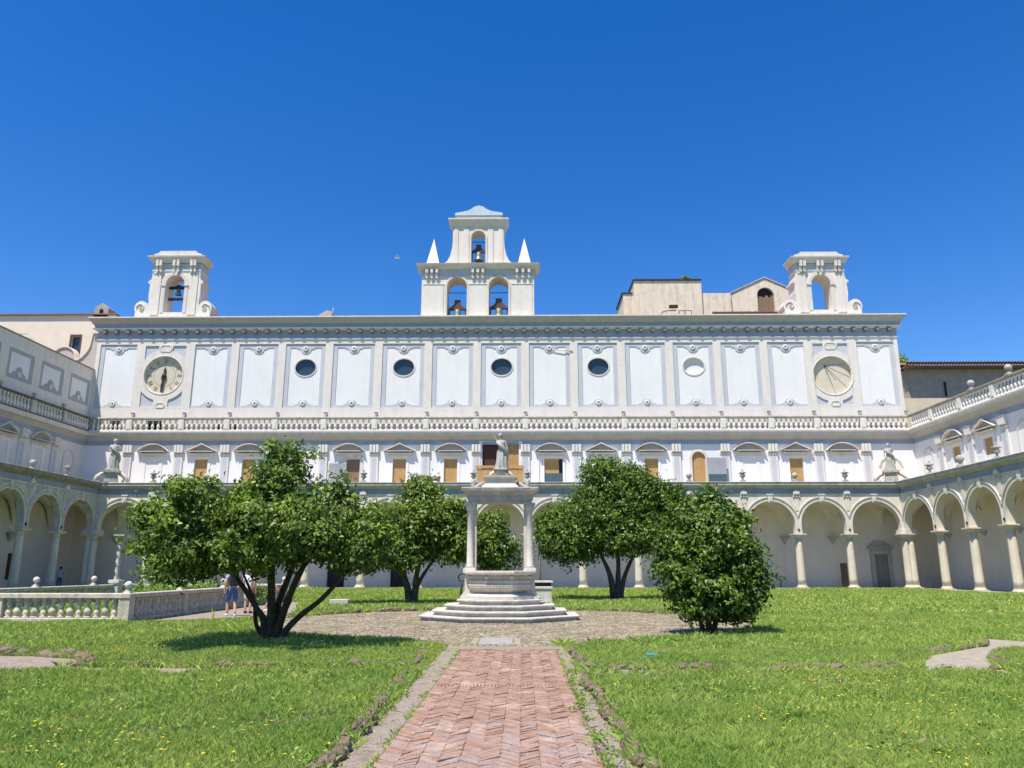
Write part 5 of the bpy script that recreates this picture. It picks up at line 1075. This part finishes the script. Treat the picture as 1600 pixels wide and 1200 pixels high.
# doorcase with dark door in the right corner gallery
dc = thing('doorcase', 'dark carved doorway deep in the right corner of the gallery', 'doorway', (32.5, 71.98, .05))
MB().plate(rect(-.95, .95, 0, 3.4), [rect(-.6, .6, 0.01, 2.9)], -.15, -.0).box(-1.15, 1.15, -.3, 0, 3.4, 3.6).plate([(-1.0, 3.6), (1.0, 3.6), (.5, 4.1), (-.5, 4.1)], (), -.12, 0).obj('frame', 'stone', dc); box('leaf', 'modil', dc, -.6, .6, -.06, -.01, 0, 2.9)
# bird
bi = thing('bird', 'small white bird flying in the blue sky left of the central belfry', 'bird', (-10.44, 60, 27))
MB().lathe([(.01, -.22), (.06, -.1), (.08, 0), (.05, .12), (.02, .2), (.005, .24)], n=8).obj('body', 'birdwhite', bi, rot=(0, PI / 2, 0))
for q in (-1, 1): MB().add([(-.08, 0, .02), (.1, 0, .02), (.12, q * .3, .12), (-.02, q * .3, .12), (-.02, q * .6, .08)], [(0, 1, 2, 3), (3, 2, 4)]).obj('wing', 'birdwhite', bi)

# ------------------------------------------------------------------ monks' graveyard balustrade
CBL = thing('low_balustrade', 'low marble balustrade enclosing the small graveyard on the left', 'balustrade', (-12.4, 24.8, 0))
B0 = baluster_mesh(.58, .13, 'stained', 'baluster', 0, 10); B1 = baluster_mesh(.58, .115, 'stained', 'baluster', 1, 10)
sidesC = [((0, 0), (-8.2, 0)), ((0, 0), (0, 16.2)), ((-8.2, 16.2), (0, 16.2)), ((-8.2, 0), (-8.2, 16.2))]
for si, (a, b) in enumerate(sidesC):
    a, b = Vector(a), Vector(b); L = (b - a).length; ang = math.atan2((b - a).y, (b - a).x)
    o = bpy.data.objects.new('side', None); col.objects.link(o); o.parent = CBL; o.location = (a.x, a.y, 0); o.rotation_euler = (0, 0, ang)
    MB().bbox(.18, L - .18, -.17, .17, 0, .14).obj('plinth', 'stained', o); MB().bbox(-.2 if si < 2 else .2, L + (.2 if si in (0, 1) else -.2), -.18 if si != 1 else -.179, .18 if si != 1 else .179, .74, .88 if si in (0, 2) else .879).obj('handrail', 'stained', o)
    n = int(L / .29)
    for i in range(n):
        x = .35 + (L - .7) * i / (n - 1)
        if i % 14 == 13: continue
        if n * 4 > 0: link('baluster', B0 if i % 2 else B1, o, loc=(x, 0, .14))
    for i in range(13, n, 14): MB().box(-.12, .12, -.14, .14, .14, .74).obj('post', 'stained', o, loc=(.35 + (L - .7) * i / (n - 1), 0, 0))
for x, y in ((0, 0), (-8.2, 0), (0, 16.2), (-8.2, 16.2)): MB().box(-.17, .17, -.17, .17, 0, .74).obj('post', 'stained', CBL, loc=(x, y, 0))
names = ['near right corner', 'right side, second from the near corner', 'right side, third from the near corner', 'right side, fourth from the near corner', 'far right corner']
for i, y in enumerate((24.8, 28.6, 32.7, 36.9, 41.0)): ball_finial('rail_knob', 'white stone knob on the low balustrade, ' + names[i], (-12.4, y, .88), .36, 'stone knobs on the low balustrade', 'marble', 'knob')
names = ['left side, nearest the photo edge', 'left side, second from the far corner', 'left side, just before the twisted column', 'far side, left of the middle']
for i, (x, y) in enumerate(((-20.6, 28.8), (-20.6, 33.3), (-20.6, 37.8), (-16.5, 41.0))): ball_finial('rail_knob', 'white stone knob on the low balustrade, ' + names[i], (x, y, .88), .42, 'stone knobs on the low balustrade', 'marble', 'knob')
tc = thing('twisted_column', 'slender spiral marble column standing on a post in the low balustrade', 'column', (-20.45, 39.6, 0))
MB().box(-.22, .22, -.22, .22, 0, .95).bbox(-.28, .28, -.28, .28, .95, 1.1).obj('pedestal', 'marble', tc)
b = MB(); n = 18; v = []; K = 50
for k in range(K):
    z = 1.1 + 2.05 * k / (K - 1)
    for i in range(n):
        a = 2 * PI * i / n; r = .098 * (1 + .34 * math.sin(2 * a + k * .62)); v.append((r * math.cos(a), r * math.sin(a), z))
b.add(v, [(k * n + i, k * n + (i + 1) % n, (k + 1) * n + (i + 1) % n, (k + 1) * n + i) for k in range(K - 1) for i in range(n)], True).obj('twisted_shaft', 'statue', tc)
MB().lathe([(.12, 3.13), (.16, 3.18), (.24, 3.26)], n=12).box(-.27, .27, -.27, .27, 3.26, 3.34).obj('capital', 'statue', tc)

# ------------------------------------------------------------------ foliage
def quads_mesh(name, V, m, smooth=False, nv=4, tint=None):
    """V: (n, nv, 3) array"""
    n = V.shape[0]; me = bpy.data.meshes.new(name); me.vertices.add(n * nv); me.vertices.foreach_set('co', V.reshape(-1).astype(np.float32))
    me.loops.add(n * nv); me.loops.foreach_set('vertex_index', np.arange(n * nv, dtype=np.int32))
    me.polygons.add(n); me.polygons.foreach_set('loop_start', np.arange(0, n * nv, nv, dtype=np.int32)); me.polygons.foreach_set('loop_total', np.full(n, nv, np.int32))
    me.update(calc_edges=True); me.materials.append(M[m])
    if tint is not None:
        at = me.attributes.new('tint', 'FLOAT', 'POINT'); at.data.foreach_set('value', np.repeat(tint, nv).astype(np.float32))
    return me
def unit(a): return a / np.maximum(1e-9, np.linalg.norm(a, axis=1, keepdims=True))
def leaves(P, Nrm, size, rng, aspect=.5):
    n = len(P); N_ = unit(Nrm + rng.normal(0, .45, (n, 3))); t = unit(np.cross(N_, rng.normal(0, 1, (n, 3)))); t[:, 2] -= .25; t = unit(t); b = unit(np.cross(N_, t))
    s = size * rng.uniform(.65, 1.25, (n, 1)); dr = N_ * s * .18
    return np.stack([P - t * s * .5, P + b * s * aspect * .5 + dr, P + t * s * .55 - dr * .4, P - b * s * aspect * .5 + dr], axis=1)
def crown(blobs, nclump, per, size, seed, clump_r=.3, aspect=.5, shell=.28, inner=.12):
    """blobs: (x,y,z,rx,ry,rz). leafy clumps spread on and near the blob surfaces, dropped where they would be deep inside another blob"""
    rng = np.random.default_rng(seed); B = np.array(blobs, float); vol = (B[:, 3] * B[:, 5] + B[:, 3] * B[:, 4]); pr = vol / vol.sum()
    C = []; Nn = []
    while len(C) < nclump:
        k = rng.choice(len(B), p=pr); d = rng.normal(0, 1, 3); d /= np.linalg.norm(d)
        u = 1 - abs(rng.normal(0, shell)) + rng.normal(0, .05)
        if rng.random() < inner: u *= rng.random()
        u *= 1 + .10 * math.sin(d[0] * 5 + seed) * math.cos(d[2] * 6 + d[1] * 4)
        p = B[k, :3] + d * B[k, 3:] * u
        q = (((p - B[:, :3]) / B[:, 3:]) ** 2).sum(1); q[k] = 9
        if q.min() < .45 and rng.random() < .8: continue
        C.append(p); Nn.append(d)
    C = np.array(C); Nn = np.array(Nn)
    cnt = rng.integers(int(per * .5), int(per * 1.5), nclump); idx = np.repeat(np.arange(nclump), cnt)
    off = rng.normal(0, 1, (len(idx), 3)) * clump_r * np.array([.55, .55, .38]) * rng.uniform(.6, 1.3, nclump)[idx][:, None]
    P = C[idx] + off; Nl = unit(Nn[idx] * .6 + unit(off) * .6 + np.array([-.1, -.15, .75]))
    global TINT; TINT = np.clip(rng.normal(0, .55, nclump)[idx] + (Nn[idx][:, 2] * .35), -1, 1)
    return leaves(P, Nl, size, rng, aspect), C
T(link('paving_cobbles', quads_mesh('paving_cobbles', COBBLES, 'cobble')), 'small worn cobbles of the round paving around the well', 'cobbles', kind='stuff')
def tree(label, loc, trunk_paths, blobs, nclump, per, size, m, seed, name='camellia_tree', cat='tree', clump_r=.3, r0=.13, shift=(0, 0, 0), rs=1.0, bs=(1, 1, 1), pull=0, **kw):
    if pull:
        s_ = (loc[1] - pull) / loc[1]; blobs = [((b[0] + loc[0]) * s_ - loc[0], b[1] * 1.9 - pull, 1.6 + (b[2] - 1.6) * s_, b[3] * s_, b[4] * 1.75, b[5] * s_) for b in blobs]
        f_ = lambda p: (lambda k: (((p[0] + loc[0]) * (1 - (1 - s_) * k) - loc[0]), p[1] - pull * k, p[2]))(min(1, max(0, p[2]) / 2.0)); trunk_paths = [([f_(p) for p in pts], ra) for pts, ra in trunk_paths]
    blobs = [(b[0] * bs[0] + shift[0], b[1] * bs[1] + shift[1], b[2] * bs[2], b[3] * bs[0], b[4] * bs[1], b[5] * bs[2]) for b in blobs]; t = thing(name, label, cat, loc); V, C = crown(blobs, nclump, per, size, seed, clump_r, **kw)
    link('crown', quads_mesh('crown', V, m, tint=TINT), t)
    for pts, ra in trunk_paths:
        # smooth the path
        hz = max(p[2] for p in pts); P = [Vector((p[0] + shift[0] * max(0, p[2]) / 2.6, p[1] + shift[1] * max(0, p[2]) / 2.6, p[2])) for p in pts]; ra = [r * rs for r in ra]; fine = []; R_ = []
        for i in range(len(P) - 1):
            for q in range(4):
                f = q / 4; a = P[max(i - 1, 0)]; b_ = P[i]; c = P[i + 1]; d = P[min(i + 2, len(P) - 1)]
                fine.append(0.5 * ((2 * b_) + (c - a) * f + (2 * a - 5 * b_ + 4 * c - d) * f * f + (3 * b_ - a - 3 * c + d) * f ** 3)); R_.append(ra[i] * (1 - f) + ra[i + 1] * f)
        fine.append(P[-1]); R_.append(ra[-1]); R_ = [r * random.uniform(.92, 1.1) for r in R_]
        MB().tube(fine, R_, 10).obj('trunk', 'bark', t)
    # twigs to clumps
    tw = MB(); rr = random.Random(seed); tips = [Vector((p[k][0] + shift[0] * p[k][2] / 2.6, p[k][1] + shift[1] * p[k][2] / 2.6, p[k][2])) for p, _ in trunk_paths for k in (-1, -2)]
    for c in rr.sample(list(map(tuple, C)), min(len(C), 90)):
        c = Vector(c); a = min(tips, key=lambda q: (q - c).length); mid = a.lerp(c, .5) + Vector((rr.uniform(-.1, .1), rr.uniform(-.1, .1), rr.uniform(-.05, .15)))
        tw.tube([a, mid, c], [.028, .016, .006], 5)
    tw.obj('twigs', 'bark', t); return t
# big left camellia: base (-5.8, 18.4)
tree('large spreading camellia with several dark stems, nearest on the left lawn', (-5.85, 18.5, 0),
     [([(0, 0, -.1), (.02, 0, .4), (-.05, .1, 1.0), (-.15, .2, 1.7), (-.3, .3, 2.6)], [.19, .15, .12, .10, .05]),
      ([(.12, -.05, -.1), (.22, 0, .4), (.35, .05, .9), (.6, 0, 1.5), (1.0, .1, 2.2)], [.15, .13, .12, .09, .04]),
      ([(.2, -.1, -.1), (.42, -.1, .28), (.75, -.1, .62), (1.15, 0, .95), (1.65, .1, 1.5)], [.12, .10, .09, .08, .04]),
      ([(-.1, 0, -.1), (-.15, 0, .45), (-.3, -.05, .72), (-.6, 0, 1.1), (-1.1, 0, 1.7)], [.13, .11, .09, .08, .04]),
      ([(-.05, .1, 0), (-.35, .1, .35), (-.45, .1, .9), (-.75, .1, 1.5)], [.1, .07, .06, .03]),
      ([(.05, .1, 0), (.08, .3, .9), (.3, .5, 1.9), (.1, .3, 3.2)], [.13, .10, .08, .03])],
     [(-2.0, .1, 2.75, 1.15, 1.15, .75), (-2.75, .1, 2.95, .7, .8, .45), (-1.5, -.2, 3.35, .85, .9, .5), (-2.5, 0, 2.1, .8, .9, .45), (-1.3, 0, 2.15, 1.0, 1.1, .6), (-.5, 0, 2.9, .75, .9, .5),
      (-.25, .1, 3.75, .6, .7, .55), (.15, .1, 4.25, .55, .6, .5), (-.1, .1, 4.5, .35, .4, .28), (.35, .1, 3.6, .6, .7, .5), (.1, -.2, 2.75, .9, 1.1, .65), (-.3, 0, 2.05, 1.0, 1.1, .5),
      (1.0, -.1, 2.5, .95, 1.1, .7), (1.5, 0, 3.05, .55, .65, .5), (1.42, .1, 3.6, .26, .3, .42), (1.9, .1, 2.0, .75, .9, .38), (2.3, 0, 2.55, .5, .6, .4), (-1.9, -.2, 1.75, .8, .9, .35), (.7, -.1, 3.1, .4, .5, .35), (2.45, 0, 3.0, .2, .25, .2)],
     820, 42, .12, 'leaf1', 3, clump_r=.23, shell=.2, inner=.05, rs=.72, bs=(.97, 1, .97), pull=1.35)
tree('smaller yellow-green camellia behind the circle, left of the well', (-5.3, 37.2, 0),
     [([(0, 0, -.1), (-.1, 0, .7), (-.35, 0, 1.5), (-.6, 0, 2.4)], [.19, .15, .12, .06]), ([(.15, 0, -.1), (.25, 0, .6), (.3, 0, 1.4), (.5, 0, 2.4)], [.18, .16, .13, .06]), ([(.2, 0, .3), (.5, .1, 1.2), (1.2, .2, 2.2)], [.1, .09, .04])],
     [(-2.4, 0, 2.6, 1.2, 1.2, .8), (-3.1, 0, 3.5, .9, 1, .7), (.3, 0, 5.5, .6, .6, .5), (-.9, 0, 3.2, 1.9, 1.7, 1.2), (-2.0, 0, 3.6, 1.1, 1.2, .9), (.6, 0, 3.9, 1.7, 1.6, 1.3), (.4, 0, 5.0, .9, .9, .75), (2.2, .1, 3.0, 1.5, 1.5, 1.2), (3.6, .2, 2.7, 1.05, 1.1, 1.2), (4.4, .2, 2.3, .8, .9, .9), (3.9, .2, 3.6, .5, .6, .7), (-.4, -.3, 2.3, 1.6, 1.3, .7), (1.8, 0, 4.3, 1.0, 1.0, .6)],
     900, 38, .19, 'leaf2', 5, clump_r=.42)
tree('broad domed camellia with forked trunk, right of the well', (4.85, 42.6, 0),
     [([(0, 0, -.1), (-.1, 0, 1.0), (-.4, 0, 1.9), (-1.0, 0, 3.0)], [.20, .16, .12, .06]), ([(.2, 0, -.1), (.25, 0, 1.0), (.3, 0, 2.0), (.3, 0, 3.2)], [.18, .15, .11, .06]), ([(.35, 0, -.1), (.5, 0, .9), (.9, 0, 1.9), (1.5, 0, 3.0)], [.16, .13, .10, .06])],
     [(-2.2, 0, 3.2, 1.9, 1.9, 1.3), (-1.2, 0, 4.4, 1.9, 1.8, 1.5), (.2, -.2, 5.2, 2.0, 1.9, 1.6), (-.5, 0, 6.6, 1.2, 1.2, 1.0), (1.2, 0, 6.2, 1.3, 1.3, 1.0), (2.4, 0, 5.0, 1.7, 1.6, 1.4), (.8, -.4, 3.5, 2.3, 1.9, 1.2), (2.7, 0, 3.6, 1.5, 1.5, 1.1), (3.4, .1, 4.7, .9, .9, .9), (-2.9, 0, 4.0, .9, 1.0, .9)],
     1500, 38, .19, 'leaf3', 8, clump_r=.42)
tree('round dense camellia bush reaching the ground on the right lawn', (4.78, 20.8, 0),
     [([(0, 0, -.1), (0, 0, .5), (-.1, 0, 1.4)], [.09, .07, .04]), ([(.1, 0, -.1), (.25, 0, .6), (.4, 0, 1.5)], [.08, .06, .04]), ([(-.1, 0, -.1), (-.25, 0, .5), (-.5, 0, 1.4)], [.07, .06, .04])],
     [(0, 0, 2.2, 1.15, 1.15, 1.05), (.15, 0, 2.9, .75, .8, .6), (-.7, 0, 1.9, .85, .95, .9), (.75, 0, 1.75, .9, .95, .9), (0, -.2, 1.2, 1.15, 1.1, .8), (-.5, 0, .85, .6, .8, .5), (.65, 0, .85, .65, .8, .5), (-.4, 0, 2.7, .6, .7, .5), (.75, 0, 2.5, .55, .7, .55), (-1.15, -.2, 2.35, .4, .4, .35), (1.25, 0, 2.15, .38, .4, .32), (.1, 0, 3.35, .35, .4, .3), (.55, 0, 3.15, .3, .3, .25), (1.3, -.2, 1.35, .45, .4, .4), (.2, 0, 3.5, .3, .3, .35), (-1.25, 0, 1.8, .3, .3, .3), (1.0, 0, 2.9, .28, .3, .25), (-1.0, -.3, 1.25, .35, .4, .4), (-.75, 0, 3.0, .3, .3, .3)],
     720, 36, .135, 'leaf3', 12, name='camellia_bush', cat='bush', clump_r=.26, shift=(0, -.3, 0), bs=(.87, 1.1, .97))
sp = thing('staked_sapling', 'thin young sapling tied to a dark stake just right of the well', 'tree', (.85, 40.2, 0))
MB().tube([(0, 0, 0), (.02, 0, 1.5), (0, 0, 3.1)], [.035, .03, .02], 6).obj('stake', 'woodold', sp); MB().tube([(.05, 0, 0), (.04, 0, 2), (-.05, 0, 3.6), (-.2, 0, 4.3)], [.02, .02, .015, .006], 6).obj('trunk', 'bark', sp)
V, _ = crown([(0, 0, 3.1, .35, .35, .7), (-.3, 0, 4.0, .35, .3, .3)], 30, 9, .17, 21, .18); link('crown', quads_mesh('crown', V, 'leaf2'), sp)
hd = thing('low_hedge', 'bright green clipped hedge inside the graveyard balustrade', 'hedge', (-15.5, 36.5, 0))
V, _ = crown([(-2 + i * .8, (i % 2) * .6, .5, 1.0, 1.0, .6) for i in range(7)], 420, 30, .11, 31, .2); link('foliage', quads_mesh('foliage', V, 'hedge'), hd); MB().tube([(0, 0, 0), (0, 0, .5)], .05, 6).obj('stem', 'bark', hd)
ft = thing('distant_tree', 'green treetop rising behind the right end of the facade', 'tree', (42.4, 86, 0))
V, _ = crown([(0, 0, 23.6, 2.2, 2.0, 2.0), (-1.5, 0, 23.2, 1.4, 1.4, 1.6)], 260, 34, .3, 41, .6); link('crown', quads_mesh('crown', V, 'hedge'), ft); MB().tube([(0, 0, 0), (0, 0, 12), (0, 0, 23)], [.5, .4, .1], 8).obj('trunk', 'bark', ft)
wd = thing('roof_weed', 'tuft of green weeds growing on the coping of the tan roof block', 'plant', (18.2, 80.3, 32.78))
V, _ = crown([(0, 0, .1, .8, .4, .35)], 40, 16, .16, 43, .2); link('foliage', quads_mesh('foliage', V, 'hedge'), wd)
# palm behind left wing
pa = thing('palm_top', 'dark palm fronds showing above the left wing roof', 'palm', (-47.5, 66.5, 0))
MB().tube([(0, 0, 0), (0, 0, 12), (.2, 0, 21.6)], [.3, .25, .2], 8).obj('trunk', 'bark', pa)
for i in range(16):
    a = i * 2 * PI / 16 + .2; L = 2.6; fr = []
    cx_, sx_ = math.cos(a), math.sin(a); rngp = random.Random(i); up = rngp.uniform(.6, 1.6)
    for k in range(12):
        t_ = k / 11; x = L * t_; z = 21.6 + up * t_ * 1.6 - 1.8 * t_ * t_
        for q in (-1, 1):
            p0 = np.array([x * cx_, x * sx_, z]); dv = np.array([cx_ * .5 - q * sx_ * .8, sx_ * .5 + q * cx_ * .8, -.35]) * (.6 * (1.1 - t_)); w0 = np.array([cx_, sx_, 0]) * .06
            fr.append([p0 - w0, p0 + w0, p0 + dv + w0 * .3, p0 + dv - w0 * .3])
    link('frond', quads_mesh('frond', np.array(fr), 'leaf3'), pa, loc=(.2, 0, 0))
# ------------------------------------------------------------------ grass
def inpoly(P, poly):
    x, y = P[:, 0], P[:, 1]; c = np.zeros(len(P), bool); n = len(poly); j = n - 1
    for i in range(n):
        xi, yi = poly[i]; xj, yj = poly[j]; cond = ((yi > y) != (yj > y)); xx = (xj - xi) * (y - yi) / ((yj - yi) if yj != yi else 1e-9) + xi; c ^= cond & (x < xx); j = i
    return c
def bare(P):
    r = np.hypot(P[:, 0] - CX, P[:, 1] - CY); b = r < CR - .05
    b |= (P[:, 0] > -1.62) & (P[:, 0] < 1.0) & (P[:, 1] < 18)
    for pl_ in (crosspath, crossr, sidel, sider, walkl): b |= inpoly(P, pl_)
    b |= (P[:, 1] > 67.2) | (P[:, 0] < -37) | (P[:, 0] > 32.4)
    return b
def hnoise(P, s=1.0):
    x, y = P[:, 0] * s, P[:, 1] * s
    return (np.sin(x * 1.7 + 2 * np.sin(y * 1.1)) * np.cos(y * 1.9 + 1.5 * np.sin(x * .8)) + .5 * np.sin(x * 4.3 + y * 2.9) * np.cos(y * 5.1 - x * 1.3)) * .5 + .5
def grass(P, h, w_, rng, lean=.5):
    n = len(P); a = rng.uniform(0, 2 * PI, n); d = np.stack([np.cos(a), np.sin(a), np.zeros(n)], 1)
    la = rng.uniform(0, 2 * PI, n); l = np.stack([np.cos(la), np.sin(la), np.zeros(n)], 1) * (np.abs(rng.normal(0, lean, n)))[:, None]
    H_ = (h * rng.uniform(.5, 1.25, n))[:, None]; up = np.array([0, 0, 1.0]); W_ = (w_ * rng.uniform(.7, 1.4, n))[:, None] * d
    b0 = np.concatenate([P, np.full((n, 1), -.02)], 1)
    return np.stack([b0 - W_, b0 + W_, b0 + l * H_ * .35 + up * H_ * .62 + W_ * .8, b0 + l * H_ + up * H_ * (1 - .15 * np.linalg.norm(l, axis=1, keepdims=True))], axis=1)
def sample(n, x0, x1, y0, y1, rng, fov=True):
    P = np.stack([rng.uniform(x0, x1, n), rng.uniform(y0, y1, n)], 1)
    if fov: P = P[np.abs(P[:, 0] + .014 * P[:, 1]) < P[:, 1] * .70 + 2.2]
    return P[~bare(P)]
gr = np.random.default_rng(77); G = []; DG = []
P = sample(420000, -7.5, 7.5, 5.4, 9.5, gr); hn = hnoise(P); G.append(grass(P, .07 + .08 * hn, .0028, gr, .42))
P = sample(460000, -12, 12, 9.5, 16.5, gr); hn = hnoise(P); G.append(grass(P, .075 + .08 * hn, .0034, gr, .42))
P = sample(400000, -21, 20, 16.5, 30, gr); hn = hnoise(P); G.append(grass(P, .09 + .08 * hn, .006, gr, .45))
P = sample(420000, -37, 32.4, 30, 67.2, gr); hn = hnoise(P, .5); G.append(grass(P, .11 + .13 * hn, .02, gr, .45))
for a_ in ((16000, -8.5, 8.5, 5, 9.5, .0018), (22000, -12, 12, 9.5, 16.5, .003), (30000, -21, 20, 16.5, 30, .010), (50000, -37, 32.4, 30, 67, .018)):
    P = sample(*a_[:5], gr); P = P[hnoise(P, .45 if a_[4] < 20 else .22) > .42]; DG.append(grass(P, np.full(len(P), .11 if a_[4] < 20 else (.13 if a_[4] < 31 else .17)), a_[5], gr, .45))
M['drygrass'] = mat('dry_pale_grass', (0.38, 0.36, 0.17), (0.28, 0.29, 0.11), rough=0.7, scale=2, island=0.4)
T(link('dry_grass', quads_mesh('dry_grass', np.concatenate(DG), 'drygrass')), 'pale dry stalks mixed into the green lawns', 'grass', kind='stuff')
for (xe, ye0, ye1) in ((-1.70, 5.0, 12.5), (1.02, 5.0, 12.5), (-1.93, 13.6, 17), (1.02, 13.6, 17)):
    P = np.stack([gr.normal(xe, .06, 3000), gr.uniform(ye0, ye1, 3000)], 1); P = P[hnoise(P, 1.9) > .5]; G.append(grass(P, np.full(len(P), .12), .004, gr, .6))
for (y_, xa_, xb_) in ((13.62, -8, -1.9), (13.42, 1, 6.5)):
    P = np.stack([gr.uniform(xa_, xb_, 3500), gr.normal(y_, .08, 3500)], 1); P = P[hnoise(P, 1.6) > .5]; G.append(grass(P, np.full(len(P), .12), .0065, gr, .6))
for (r_, a0_, a1_) in ((7.72, -80, -18), (7.72, 100, 172), (7.72, 18, 80), (7.72, 188, 256)):
    a_ = np.radians(gr.uniform(a0_, a1_, 4000)); rr_ = gr.normal(r_, .12, 4000); P = np.stack([CX + rr_ * np.cos(a_), CY + rr_ * np.sin(a_)], 1); P = P[hnoise(P, 1.2) > .4]; G.append(grass(P, np.full(len(P), .19), .011, gr, .6))
# creeping tufts over the path margins and joints
P = np.concatenate([np.stack([gr.normal(-1.66, .07, 4000), gr.uniform(5, 17, 4000)], 1), np.stack([gr.normal(1.02, .06, 4000), gr.uniform(5, 17, 4000)], 1),
                    np.stack([gr.normal(PX0 - .03, .025, 2500), gr.uniform(5, 16.5, 2500)], 1), np.stack([gr.normal(PX1 + .03, .03, 3500), gr.uniform(5, 16.5, 3500)], 1)])
P = P[hnoise(P, 2.2) > .48]; G.append(grass(P, np.full(len(P), .055), .006, gr, .8))
P = np.stack([gr.uniform(-8, 7, 60000), gr.uniform(17, 33, 60000)], 1); r = np.hypot(P[:, 0] - CX, P[:, 1] - CY); P = P[(r < 7.8) & ((hnoise(P, 1.3) > .78) | (gr.random(len(P)) < .06) | (r > 7.1)) & (np.abs(P[:, 0] + .78) > 0)]
P = P[np.hypot(P[:, 0] - WX, P[:, 1] - WYY) > 2.7]; G.append(grass(P, np.full(len(P), .05), .010, gr, .8))
for pl_ in (crosspath, crossr):
    P = np.stack([gr.uniform(-12, 8, 60000), gr.uniform(12, 16, 60000)], 1); P = P[inpoly(P, pl_)]; P = P[hnoise(P, 1.7) > .45]; G.append(grass(P, np.full(len(P), .10), .006, gr, .7))
T(link('lawn_grass', quads_mesh('lawn_grass', np.concatenate(G), 'grass')), 'green meadow grass growing over the cloister lawns', 'grass', kind='stuff')
# broad-leaved weeds near the camera
P = sample(5200, -8, 8, 5.2, 14, gr); P = P[hnoise(P, .9) > .45]; P = np.concatenate([P[::4]] + [np.stack([gr.normal(xe, .06, 45), gr.uniform(5, 12.6, 45)], 1) for xe in (-1.62, 1.0, -1.72, PX1 + .04)]); idx = np.repeat(np.arange(len(P)), 9); n = len(idx); a = gr.uniform(0, 2 * PI, n); rad = gr.uniform(.02, .06, n)
PP = np.stack([P[idx, 0] + rad * np.cos(a), P[idx, 1] + rad * np.sin(a), gr.uniform(.03, .12, n)], 1)
T(link('broadleaf_weeds', quads_mesh('broadleaf_weeds', leaves(PP, np.tile([0, 0, 1.0], (n, 1)), .05, gr, .42), 'hedge')), 'low broad-leaved weeds among the grass', 'plants', kind='stuff')
# flowers
def flowers(P, size, z, rng):
    V = []
    for k in range(3):
        a = k * PI / 3 + rng.uniform(0, 1, len(P)); u = np.stack([np.cos(a), np.sin(a), rng.normal(0, .15, len(P))], 1) * size; v_ = np.stack([-np.sin(a), np.cos(a), rng.normal(0, .15, len(P))], 1) * size * .55
        c = np.stack([P[:, 0], P[:, 1], z], 1); V.append(np.stack([c - u, c - v_, c + u, c + v_], 1))
    return np.concatenate(V)
rngf = np.random.default_rng(5); FL = []
def clusters(n, x0, x1, y0, y1, per, spread):
    c = np.stack([rngf.uniform(x0, x1, n), rngf.uniform(y0, y1, n)], 1); i = np.repeat(np.arange(n), per); q = c[i] + rngf.normal(0, spread, (len(i), 2)); return q[~bare(q)]
for a in ((22, -6, -2.2, 6.2, 8.5, 4, .22), (46, 2, 8.5, 6.5, 12.5, 5, .25), (46, 3, 10, 9, 13, 5, .35), (30, -8, -2, 7, 14, 2, .4), (60, -9, 10, 6, 14, 1, .1)):
    q = clusters(*a); FL.append(flowers(q, .019, rngf.uniform(.10, .17, len(q)), rngf))
for a in ((110, -12, 14, 13, 24, 5, .5), (190, 5, 24, 20, 60, 5, .9), (40, -20, 0, 28, 60, 4, .8)):
    q = clusters(*a); FL.append(flowers(q, .022 if a[3] < 20 else .04, rngf.uniform(.12, .2, len(q)) if a[3] < 20 else rngf.uniform(.18, .3, len(q)), rngf))
T(link('yellow_wildflowers', quads_mesh('yellow_wildflowers', np.concatenate(FL), 'flower')), 'small yellow dandelion-like flowers scattered over the lawns', 'flowers', kind='stuff')
q = clusters(30, -7.2, -4.0, 15.8, 17.2, 3, .15); T(link('seed_heads', quads_mesh('seed_heads', flowers(q, .014, rngf.uniform(.16, .26, len(q)), rngf), 'clover')), 'pale seed heads standing in the shade under the big camellia', 'flowers', kind='stuff')
q = clusters(22, -12.2, -10, 24.6, 33, 6, .25); V = grass(q + 0, np.full(len(q), .45), .012, rngf, .3); T(link('tall_weeds', quads_mesh('tall_weeds', V, 'grass')), 'tall thin weeds along the foot of the low balustrade', 'plants', kind='stuff')
